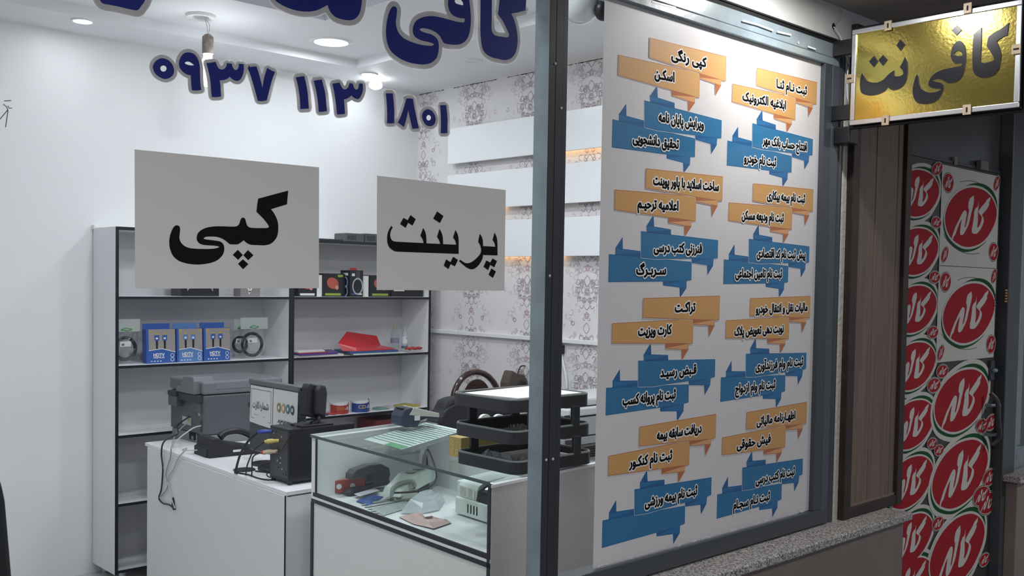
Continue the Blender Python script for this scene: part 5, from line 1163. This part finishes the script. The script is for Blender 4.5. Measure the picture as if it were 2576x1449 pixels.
# power strip with plug
ps = thing('power_strip', 'white power strip raised on edge with a black plug in it', 'power strip', (2.35, 2.83, ZF))
A_, B_ = Vector((2.13, 2.80, ZF)), Vector((2.33, 2.885, ZF)); ax = (B_-A_).normalized()
PSM = Matrix.Translation(A_) @ Matrix.Rotation(math.atan2(ax.y, ax.x), 4, 'Z')
MB().prism([(-.05, .018), (-.03, .045), (.02, .060), (.06, .078), (.22, .085), (.22, .035), (.07, .022), (.0, .012)], lambda u, v, d: PSM @ Vector((u, d, v)), 0, .075).build('body', M_mint, ps, bevel=.005)
for u, z in ((.09, .082), (.145, .084), (.195, .086)): MB().lathe([(.022, 0), (.020, -.002), (1e-6, -.004)], PSM @ Vector((u, .038, z+.0022)), 18).build('socket', mat('socket grey', (.48, .55, .51), .4), ps, smooth=True)
MB().box((.06, .02, -.0), (.20, .06, .03), PSM).build('foot', M_pd, ps)
MB().tube([PSM @ Vector((.195, .038, .086)), PSM @ Vector((.195, .038, .120)), PSM @ Vector((.193, .038, .128))], [.012, .010, .006], 10).build('plug', M_black, ps, smooth=True)
cord('appliance_cord', 'dark cord arching from the plug down to the sealing iron', [PSM @ Vector((.193, .038, .128)), PSM @ Vector((.175, .02, .150)), PSM @ Vector((.13, -.02, .145)), PSM @ Vector((.03, -.10, .085)), PSM @ Vector((-.03, -.08, .05)), onZ(992, 1240, ZF+.05)], .0035, M_cab)
# sealing iron / binding punch
ir = thing('sealing_iron', 'grey metal press with an arched handle lying in the showcase', 'tool', (2.03, 2.63, ZF))
A_ = onZ(988, 1262, ZF); IM = Matrix.Translation((A_.x, A_.y, ZF)) @ Matrix.Rotation(-.25, 4, 'Z') @ Matrix.Scale(.72, 4)
MB().prism([(-.02, .0), (.035, .0), (.045, .02), (.03, .038), (.0, .04), (-.03, .012)], lambda u, v, d: IM @ Vector((d, u, v)), 0, .13).build('body', mat('grey metal', (.26, .28, .24), .35, .5), ir, bevel=.004)
MB().tube(path3([IM @ Vector(p) for p in ((-.005, .0, .02), (.005, .005, .065), (.05, .01, .085), (.11, .01, .085), (.115, .01, .04))]), .008, 8).build('handle', mat('grey handle', (.30, .33, .31), .4), ir, smooth=True)
# big stapler, red box, knife, flat bags
st = thing('stapler', 'large grey black heavy duty stapler inside the showcase', 'stapler', (2.03, 2.88, ZF))
A_ = onZ(880, 1250, ZF); B_ = onZ(975, 1228, ZF); SMt = Matrix.Translation((A_.x, A_.y, ZF)) @ Matrix.Rotation(math.atan2(B_.y-A_.y, B_.x-A_.x), 4, 'Z'); l_ = .21
MB().prism([(0, .004), (l_*.62, .012), (l_, .012), (l_, .028), (l_*.55, .026), (.02, .024), (0, .016)], lambda u, v, d: SMt @ Vector((u, d, v)), 0, .035).build('base_arm', M_pd, st, bevel=.003)
MB().prism([(.01, .060), (l_*.55, .066), (l_*.60, .022), (l_*.95, .022), (l_, .05), (l_*.97, .075), (l_*.75, .096), (l_*.45, .100), (.03, .092), (.012, .080)], lambda u, v, d: SMt @ Vector((u, -.002+d, v)), 0, .038).build('top_arm', mat('slate arm', (.065, .07, .08), .35), st, bevel=.004)
MB().box((.09, .004, .034), (.13, .03, .040), SMt).build('staple_rail', M_chrome, st)
P = onZ(868, 1240, ZF); RMx = Matrix.Translation((P.x-.02, P.y+.01, ZF)) @ Matrix.Rotation(-.35, 4, 'Z')
t = thing('staple_box', 'small red staple box in front of the big stapler', 'box', (P.x, P.y, ZF))
MB().box((-.02, -.02, .004), (.09, .03, .050), RMx).build('carton', mat('red card', (.36, .06, .045), .4), t, bevel=.002)
m = MB()
for u in (-.004, .045): m.fill([ellipse(u, .028, .010, .010, 12)], lambda a, b_, d: RMx @ Vector((a, -.0205-d, b_)), 0)
m.build('print', M_wpr, t)
def flat(name, label, cat, pix, z, h, m, seed=0, grp=None):
    q = [onZ(x, y, ZF) for x, y in pix]; cx = sum(p.x for p in q)/len(q); cy = sum(p.y for p in q)/len(q); rn = random.Random(seed); k = 5; vs = []; fs = []
    ring = len(q)
    for j in range(k+1):
        s = 1-j/k*.92
        for p in q: vs.append(Vector((cx+(p.x-cx)*s, cy+(p.y-cy)*s, z+h*(1-s*s)*rn.uniform(.6, 1.1)+rn.uniform(0, .0015))))
    for j in range(k):
        for i in range(ring): fs.append((j*ring+i, j*ring+(i+1) % ring, (j+1)*ring+(i+1) % ring, (j+1)*ring+i))
    fs.append(tuple(k*ring+i for i in range(ring)))
    return tag(MB().add(vs, fs).build(name, m), label, cat, grp)
M_bag = glass('bag film', (.80, .84, .85), 3.0)
g = 'packets lying in the showcase'
flat('blade_packet', 'flat packet with navy cutter blades near the front glass', 'packet', ((895, 1262), (935, 1245), (965, 1250), (930, 1275)), ZF+.001, .008, M_navy, 1, g)
flat('clip_packet', 'flat pale packet of long thin strips in the showcase', 'packet', ((890, 1252), (940, 1236), (955, 1243), (905, 1258)), ZF+.012, .004, mat('pale strip', (.60, .62, .68), .3), 2, g)
for i in range(5): flat('binding_strip', 'grey binding strip, one of a loose bundle', 'strip', ((908+8*i, 1270+5*i), (985+9*i, 1255+6*i), (988+9*i, 1258+6*i), (911+8*i, 1273+5*i)), ZF+.001, .003, mat('grey strip', (.42, .46, .45), .35), 3+i, 'binding strips in the showcase')
flat('bead_packet', 'clear blister strip of round fasteners in the showcase', 'packet', ((935, 1282), (1020, 1262), (1050, 1272), (965, 1298)), ZF+.001, .012, mat('blister', (.36, .41, .39), .2), 9, g)
flat('clear_bag', 'crumpled clear bag with blue print beside the laminator', 'bag', ((1008, 1294), (1040, 1262), (1090, 1250), (1120, 1262), (1105, 1285), (1060, 1296)), ZF+.004, .055, mat('crumpled film', (.50, .56, .58), .15, alpha=.75), 10, g)
flat('red_packet', 'clear packet with red rims and a white tag at the front glass', 'bag', ((1003, 1302), (1045, 1292), (1085, 1303), (1135, 1317), (1090, 1332), (1040, 1320)), ZF+.002, .018, mat('reddish film', (.50, .36, .33), .2), 11, g)
P = onZ(1072, 1312, ZF+.02); t = flat('price_tag', 'small white tag on the red rimmed packet', 'tag', ((1064, 1312), (1084, 1308), (1090, 1315), (1068, 1319)), ZF+.022, .0005, M_paper, 12)
flat('dark_card', 'dark grey card end of the red rimmed packet', 'card', ((1070, 1324), (1120, 1308), (1136, 1317), (1090, 1333)), ZF+.0015, .002, mat('dark card', (.08, .085, .08), .4), 13)
# ---- on the glass top
LS = MB(); q = [onZ(x, y, .99) for x, y in ((915, 1105), (1010, 1132), (1200, 1102), (1150, 1085), (1060, 1085))]
ls = thing('price_list', 'printed list with green stripes lying under the counter glass', 'paper', (2.15, 2.6, .985))
zq = .9885; A_, B_, C_ = onZ(915, 1105, zq), onZ(1010, 1131, zq), onZ(1165, 1083, zq); D2 = A_+(C_-B_)
fp = lambda u, v, d: A_+(B_-A_)*u+(D2-A_)*v+Vector((0, 0, d))
LS = MB(); LS.fill([[(0, 0), (1, 0), (1, 1), (0, 1)]], fp, 0); LS.build('sheet', mat('pale green sheet', (.62, .72, .68), .6), ls)
LS = MB()
for k in range(13): LS.mi(0).fill([[(.03, .10+.068*k), (.97, .10+.068*k), (.97, .118+.068*k), (.03, .118+.068*k)]], fp, .0006)
LS.mi(1).fill([[(.55, .0), (.98, .0), (.98, .10), (.55, .10)]], fp, .0008)
LS.build('printed_rows', [mat('row green', (.12, .24, .19), .5), mat('green block', (.10, .36, .14), .5)], ls)
# card reader
cr_ = thing('card_reader', 'grey and blue card payment terminal standing on the counter glass', 'card terminal', (2.33, 3.02, 1.0))
A_ = onZ(1000, 1077, 1.0); B_ = onZ(1098, 1070, 1.0); CRM = Matrix.Translation((A_.x, A_.y-.02, 1.0)) @ Matrix.Rotation(math.atan2(B_.y-A_.y, B_.x-A_.x)+.1, 4, 'Z')
MB().prism([(0, .012), (.03, .002), (.075, .0), (.085, .022), (.12, .030), (.165, .018), (.172, .030), (.165, .042), (.05, .075), (.018, .072), (.002, .045)], lambda u, v, d: CRM @ Vector((u, d, v)), 0, .075).build('body', mat('slate blue plastic', (.035, .042, .07), .35), cr_, bevel=.006)
MB().prism([(.035, .048), (.055, .076), (.17, .046), (.17, .030), (.12, .036), (.085, .040)], lambda u, v, d: CRM @ Vector((u, -.002+d, v)), 0, .079).build('top_shell', mat('beige grey shell', (.40, .39, .36), .4), cr_, bevel=.003)
MB().box((.012, .012, .0715), (.040, .062, .0735), CRM).build('paper_slot', M_black, cr_)
MB().box((.058, -.003, .026), (.082, -.001, .044), CRM).build('label_tab', mat('pale tab', (.50, .54, .52), .4), cr_)
MB().lathe([(.06, 0), (.058, .004), (.03, .010), (.02, .014)], CRM @ Vector((.12, .04, .0002)), 24).build('stand', M_clear, cr_, smooth=True)
# three tier tray
M_tray = mat('tray black', (.020, .021, .024), .4); M_rim = mat('tray worn rim', (.15, .16, .155), .35)
tr_ = thing('document_tray', 'three tier black plastic document tray at the near corner of the counter', 'document tray', (2.1, 2.2, 1.0))
tx0, tx1, ty0, ty1 = 1.945, 2.275, 2.055, 2.325
def rrect(x0, x1, y0, y1, r, n=5):
    out = []
    for cx, cy, a in ((x1-r, y1-r, 0), (x0+r, y1-r, PI/2), (x0+r, y0+r, PI), (x1-r, y0+r, 1.5*PI)):
        out += [(cx+r*math.cos(a+PI/2*i/n), cy+r*math.sin(a+PI/2*i/n)) for i in range(n+1)]
    return out
def tier(i, z0, dx):
    o, p = rrect(tx0+dx, tx1+dx, ty0, ty1, .03), rrect(tx0+dx+.006, tx1+dx-.006, ty0+.006, ty1-.006, .026); n = len(o); h = .036
    m = MB(); k = 0; v = [Vector((a, b_, z0)) for a, b_ in o]+[Vector((a, b_, z0+h)) for a, b_ in o]+[Vector((a, b_, z0+h)) for a, b_ in p]+[Vector((a, b_, z0+.004)) for a, b_ in p]
    f = []
    for r in range(3): f += [(r*n+j, r*n+(j+1) % n, (r+1)*n+(j+1) % n, (r+1)*n+j) for j in range(n)]
    f += [tuple(range(n-1, -1, -1)), tuple(3*n+j for j in range(n))]
    b = m.add(v, f).build('tier', M_tray, tr_, smooth=True)
    m = MB(); c_ = [((a+c2[0])/2, (b_+c2[1])/2) for (a, b_), c2 in zip(o, p)]
    m.tube([Vector((a, b_, z0+h)) for a, b_ in c_+c_[:1]], .0042, 6, False).build('rim', M_rim, b, smooth=True)
ZT3 = (1.0003, 1.087, 1.178); DXT = (0, -.008, -.016)
for i in range(3): tier(i, ZT3[i], DXT[i])
for i in (0, 1):
    z0, z1_ = ZT3[i]+.030, ZT3[i+1]+.004
    for x in (tx0+.075, tx1-.075):
        for y in (ty0-.002, ty1-.010): MB().box((x-.016+DXT[i], y, z0), (x+.016+DXT[i], y+.012, z1_)).build('support', M_tray, tr_, bevel=.003)
tag(MB().prism([(1.952, 2.30), (1.985, 2.09), (2.235, 2.075), (2.24, 2.305)], lambda u, v, d: Vector((u, v, ZT3[2]+.0345+d+.006*math.sin((u-1.95)*9))), -.003, .0006).build('paper_sheets', mat('bright paper', (.80, .80, .82), .7)), 'white sheets lying in the top tier of the document tray', 'papers')
flat_ = MB(); rn = random.Random(4); n = 9
vs = [Vector((1.955+.11*i/n, 2.08+.20*j/n, ZT3[0]+.012+.045*rn.random()*math.sin(PI*i/n)*math.sin(PI*j/n)+.012*rn.random())) for j in range(n+1) for i in range(n+1)]
flat_.add(vs, [(j*(n+1)+i, j*(n+1)+i+1, (j+1)*(n+1)+i+1, (j+1)*(n+1)+i) for j in range(n) for i in range(n)])
tag(flat_.build('plastic_bag', mat('grey crumpled film', (.28, .29, .31), .15, alpha=.7)), 'crumpled grey plastic bag in the lowest tray tier', 'bag')
tag(MB().box((1.990, 2.075, ZT3[0]+.005), (2.25, 2.28, ZT3[0]+.020)).build('paper_stack', M_paper), 'stack of papers in the lowest tray tier', 'papers')
t = thing('gold_carton', 'gold patterned box standing behind the lowest tray tier', 'box', (2.10, 2.39, 1.0))
P = onZ(1165, 1150, 1.0); MB().box((2.01, 2.37, 1.0), (2.17, 2.43, 1.062)).build('carton', mat('gold card', (.42, .31, .10), .4), t, bevel=.001)
m = MB()
for i in range(4):
    for j in range(2): m.stroke([(2.375+.015+.02*j*0+.006*math.cos(q)+.018*(i % 2), 1.018+.022*j+.008*math.sin(q)) for q in [PI/2*s for s in range(4)]], .0012, lambda u, v, d: Vector((2.0095-d, u, v)), .0002*i, cap=0)
m.build('pattern', mat('pale gold print', (.62, .52, .28), .4), t)
t = thing('brush', 'small grey bristle brush lying in the middle tray tier', 'brush', (2.02, 2.14, ZT3[1]+.005))
MB().box((1.99, 2.12, ZT3[1]+.005), (2.06, 2.15, ZT3[1]+.018)).build('block', M_navy, t, bevel=.003)
br = MB()
for i in range(40): x, y = 1.994+.062*rn.random(), 2.123+.024*rn.random(); br.tube([(x, y, ZT3[1]+.018), (x+.004*rn.uniform(-1, 1), y+.004*rn.uniform(-1, 1), ZT3[1]+.044)], .0007, 4, False)
o = br.build('bristles', mat('grey bristle', (.22, .22, .22), .6), t); o['kind'] = 'stuff'
for i, px in enumerate((1222, 1257)):
    P = onX(px, 1050, 0) if False else onY(px, 1050, 2.42)
    a = MB(); pts = [(P.x+.034*math.sin(q)*(1-.25*abs(q)/1.2), P.z+.030*math.cos(q)-.02) for q in [-1.2+2.4*s/10 for s in range(11)]]+[(P.x+.02, P.z-.06), (P.x-.02, P.z-.06)]
    o = tag(a.prism(pts, lambda u, v, d: Vector((u, 2.42+d, v)), 0, .012).build('white_ear', M_white_pl, bevel=.003), ('left', 'right')[i]+' white rounded stand lobe seen between the upper tray tiers', 'stand', 'white lobes behind the tray')
cup = tag(MB().box((onY(1205, 1060, 2.42).x, 2.405, 1.0), (onY(1275, 1060, 2.42).x, 2.445, onY(1222, 1050, 2.42).z-.05)).build('stand_block', mat('grey block 2', (.06, .06, .065), .5), bevel=.004), 'dark block behind the tray carrying the two white lobes', 'stand')
# ------------------------------------------------------------------ further back
ch = thing('chair', 'dark brown lacquered chair with a round arched back by the wallpapered wall', 'chair', (3.55, 4.2, 0))
CYc = 4.2; c0_ = onY(1200, 975, CYc); topz = onY(1200, 931, CYc).z; M_mah = mat('dark mahogany lacquer', (.035, .012, .010), .18, coat=.6)
CMx = Matrix.Translation((c0_.x, CYc, 0)) @ Matrix.Rotation(-.15, 4, 'Z')
hw = .155
arch = [CMx @ Vector((-hw, 0, .45))]+[CMx @ Vector((-hw*math.cos(q), .02*math.sin(q), topz-.19+.178*math.sin(q))) for q in [PI*i/16 for i in range(17)]]+[CMx @ Vector((hw, 0, .45))]
MB().tube(arch, .017, 10).build('back_frame', M_mah, ch, smooth=True)
MB().prism([(.10*math.cos(q), topz-.20+.150*math.sin(q)) for q in [PI*i/14 for i in range(15)]]+[(-.10, .55), (.10, .55)], lambda u, v, d: CMx @ Vector((u, d-.004, v)), 0, .010).build('back_splat', M_mah, ch, bevel=.002)
MB().lathe([(1e-6, .435), (.20, .435), (.21, .445), (.21, .46), (.18, .475), (1e-6, .48)], CMx @ Vector((0, -.19, 0)), 32).build('seat', M_mah, ch, smooth=True)
for x, y in ((-.15, 0), (.15, 0), (-.14, -.33), (.14, -.33)): MB().tube([CMx @ Vector((x, y, .45)), CMx @ Vector((x*1.1, y+(.03 if y == 0 else -.02), 0))], [.016, .013], 10).build('leg', M_mah, ch, smooth=True)
oc = thing('office_chair', 'black padded office chair back showing behind the counter', 'chair', (3.05, 3.6, 0))
P0, P1 = onY(1095, 1062, 3.6), onY(1128, 1007, 3.6)
ow = .42
pts = [(P0.x, .62), (P0.x+.005, P0.z), (P0.x+.05, P0.z+.05), (P1.x, P1.z), (P1.x+.05, P1.z+.008), (P1.x+ow-.1, P1.z+.01), (P1.x+ow, P1.z-.03), (P1.x+ow+.03, P0.z-.05), (P1.x+ow, .62)]
MB().prism(pts, lambda u, v, d: Vector((u, 3.6+d, v)), 0, .09).build('backrest', mat('black fabric', (.014, .015, .019), .65, bump=.2, bscale=90), oc, bevel=.02)
MB().prism([(.11*math.cos(q)+P1.x+.06, P1.z-.10+.08*math.sin(q)) for q in [2*PI*i/20 for i in range(20)]], lambda u, v, d: Vector((u, 3.59+d, v)), 0, .02).build('pad', mat('black fabric pad', (.019, .020, .025), .6), oc, bevel=.008)
MB().box((P1.x-.1, 3.40, .45), (P1.x+.40, 3.62, .53)).build('seat', M_black_m, oc, bevel=.02)
MB().tube([(P1.x+.15, 3.55, .45), (P1.x+.15, 3.55, .08)], .03, 12).build('gas_column', M_black, oc, smooth=True)
for k in range(5): q = 2*PI*k/5; MB().tube([(P1.x+.15, 3.55, .10), (P1.x+.15+.26*math.cos(q), 3.55+.26*math.sin(q), .045)], [.022, .014], 8).build('leg', M_black, oc, smooth=True)
P = onY(1300, 966, 4.2); top_ = onY(1290, 934, 4.2).z; hg = thing('bag', 'olive brown cloth bag hanging on the wallpapered wall behind the tray', 'bag', (P.x, 4.22, top_-.36))
k_ = 1.06
cap_ = [(P.x+dx*k_, top_+dz_*k_) for dx, dz_ in ((-.078, -.34), (-.076, -.20), (-.072, -.06), (-.045, 0), (-.035, .004), (-.01, -.012), (.05, -.022), (.073, -.06), (.080, -.20), (.07, -.34))]
MB().prism(cap_, lambda u, v, d: Vector((u, 4.19+d, v)), 0, .07).build('cloth', mat('olive cloth', (.095, .080, .066), .8, bump=.3, bscale=25), hg, bevel=.02)
MB().prism([(P.x-.02, top_-.09), (P.x+.03, top_-.05), (P.x+.06, top_-.07), (P.x+.06, top_-.16), (P.x-.01, top_-.15)], lambda u, v, d: Vector((u, 4.175+d, v)), 0, .03).build('pocket', mat('dark cloth', (.03, .027, .025), .8), hg, bevel=.008)
MB().tube(path3([(P.x+.02, 4.22, top_-.03), (4.02, 4.22, top_+.02), (4.055, 4.22, top_+.025)]), .004, 6).build('loop', M_black_m, hg)
# copier right of the post
cp = thing('photocopier', 'white and grey office photocopier seen between the post and the poster', 'photocopier', (3.7, 3.4, 0))
M_cw = mat('copier white', (.66, .68, .70), .4); M_cg = mat('copier grey', (.36, .37, .38), .42)
KX0, KX1, KY0, KY1 = 3.43, 4.00, 3.30, 3.62
zc = lambda py: onY(1460, py, KY0).z
MB().box((KX0, KY0, .02), (KX1, KY1, zc(1120))).build('cabinet', M_cg, cp, bevel=.006)
MB().box((KX0-.01, KY0-.012, zc(1118)), (KX1, KY1, zc(1099))).build('upper_cabinet', M_cg, cp, bevel=.004)
MB().box((KX0-.01, KY0-.012, zc(1096)), (KX1, KY1, zc(1050))).build('front_door', mat('copier pale grey', (.42, .43, .45), .4), cp, bevel=.004)
MB().box((KX0+.02, KY0-.014, zc(1046)), (KX1, KY1, zc(1026))).build('scanner_bed', M_cw, cp, bevel=.008)
MB().box((KX0+.03, KY0+.01, zc(1024)), (KX1, KY1-.02, zc(1004))).build('document_feeder', M_cw, cp, bevel=.012)
m = MB()
for k in range(5): m.box((KX0+.05, KY0-.0135, zc(1128+k*6)), (KX1-.02, KY0-.001, zc(1126+k*6)))
m.build('vents', M_groove, cp)
MB().box((KX0+.005, KY0-.016, zc(1122)), (KX0+.05, KY0-.002, zc(1102))).build('handle_recess', M_pd, cp)
MB().box((KX0-.006, KY0-.016, zc(1056)), (KX0+.03, KY0-.0125, zc(1040))).build('control_panel', M_black, cp)
w = [onX(x, y, 4.05) for x, y in ((1410, 860), (1414, 900), (1424, 950), (1426, 1000), (1424, 1040))]
cord('wall_cable', 'white cable hanging down the wallpapered wall beside the post', w, .008, M_white_pl)
w = [onX(x, y, 4.05) for x, y in ((1412, 868), (1413, 890))]
tag(MB().box((4.03, w[0].y-.02, w[1].z), (4.058, w[0].y+.012, w[0].z)).build('wall_socket', M_black, bevel=.003), 'small black socket on the wall under the chair rail by the post', 'socket')
# glossy housing near the window head
fx_ = thing('camera_housing', 'glossy white rounded housing with a black bracket high behind the glass', 'fixture', (1.72, 1.62, 2.16))
P = onY(1462, 30, 1.66); Q = onY(1512, 25, 1.60)
MB().ball((P.x, 1.66, P.z+.02), .052, (.8, 1.0, .95), 24).build('shell', mat('glossy white shell', (.72, .74, .74), .08, coat=1), fx_, smooth=True)
MB().lathe([(.036, -.004), (.044, .0), (.044, .012), (.036, .014)], (P.x, 1.66, P.z+.062), 24).build('collar', M_white_pl, fx_, smooth=True)
MB().tube(path3([(P.x+.02, 1.66, P.z+.07), (Q.x, 1.62, Q.z+.04), (Q.x, 1.55, Q.z+.06), (Q.x, 1.50, Q.z+.08)]), .010, 8).build('arm', M_white_pl, fx_, smooth=True)
MB().ball((Q.x+.008, 1.60, Q.z), .022, (1, 1, 1.1), 16).build('bracket', M_black, fx_, smooth=True)
MB().tube([(Q.x+.002, 1.60, Q.z+.015), (Q.x-.002, 1.59, Q.z+.10), (Q.x, 1.50, Q.z+.12)], .010, 8).build('bracket_arm', M_black, fx_, smooth=True)
# chair at the left edge
lc = thing('chair', 'black chair with a tall curved back at the left edge of the shop', 'chair', (.60, 2.6, 0))
ex = [onY(x, y, 2.6) for x, y in ((-1, 1197), (8, 1225), (16, 1262), (21, 1320), (27, 1390), (32, 1449))]
out = [(p.x, p.z) for p in ex]; out += [(out[-1][0]+.004, .60), (.42, .60), (.42, 1.0), (.52, 1.13), (.62, 1.155), (.70, 1.12)]
MB().prism([(p[0], p[1]) for p in out], lambda u, v, d: Vector((u, 2.6+d, v)), 0, .05).build('backrest', mat('black leatherette', (.016, .017, .020), .32), lc, bevel=.012)
MB().box((.40, 2.25, .44), (.80, 2.62, .52)).build('seat', M_black, lc, bevel=.02)
for x in (.44, .76):
    for y in (2.28, 2.60): MB().tube([(x, y, .45), (x, y, 0)], .014, 8).build('leg', M_chrome, lc, smooth=True)
for y in (2.615,): MB().box((.46, y, .48), (.74, y+.02, .66)).build('back_bar', M_black, lc)
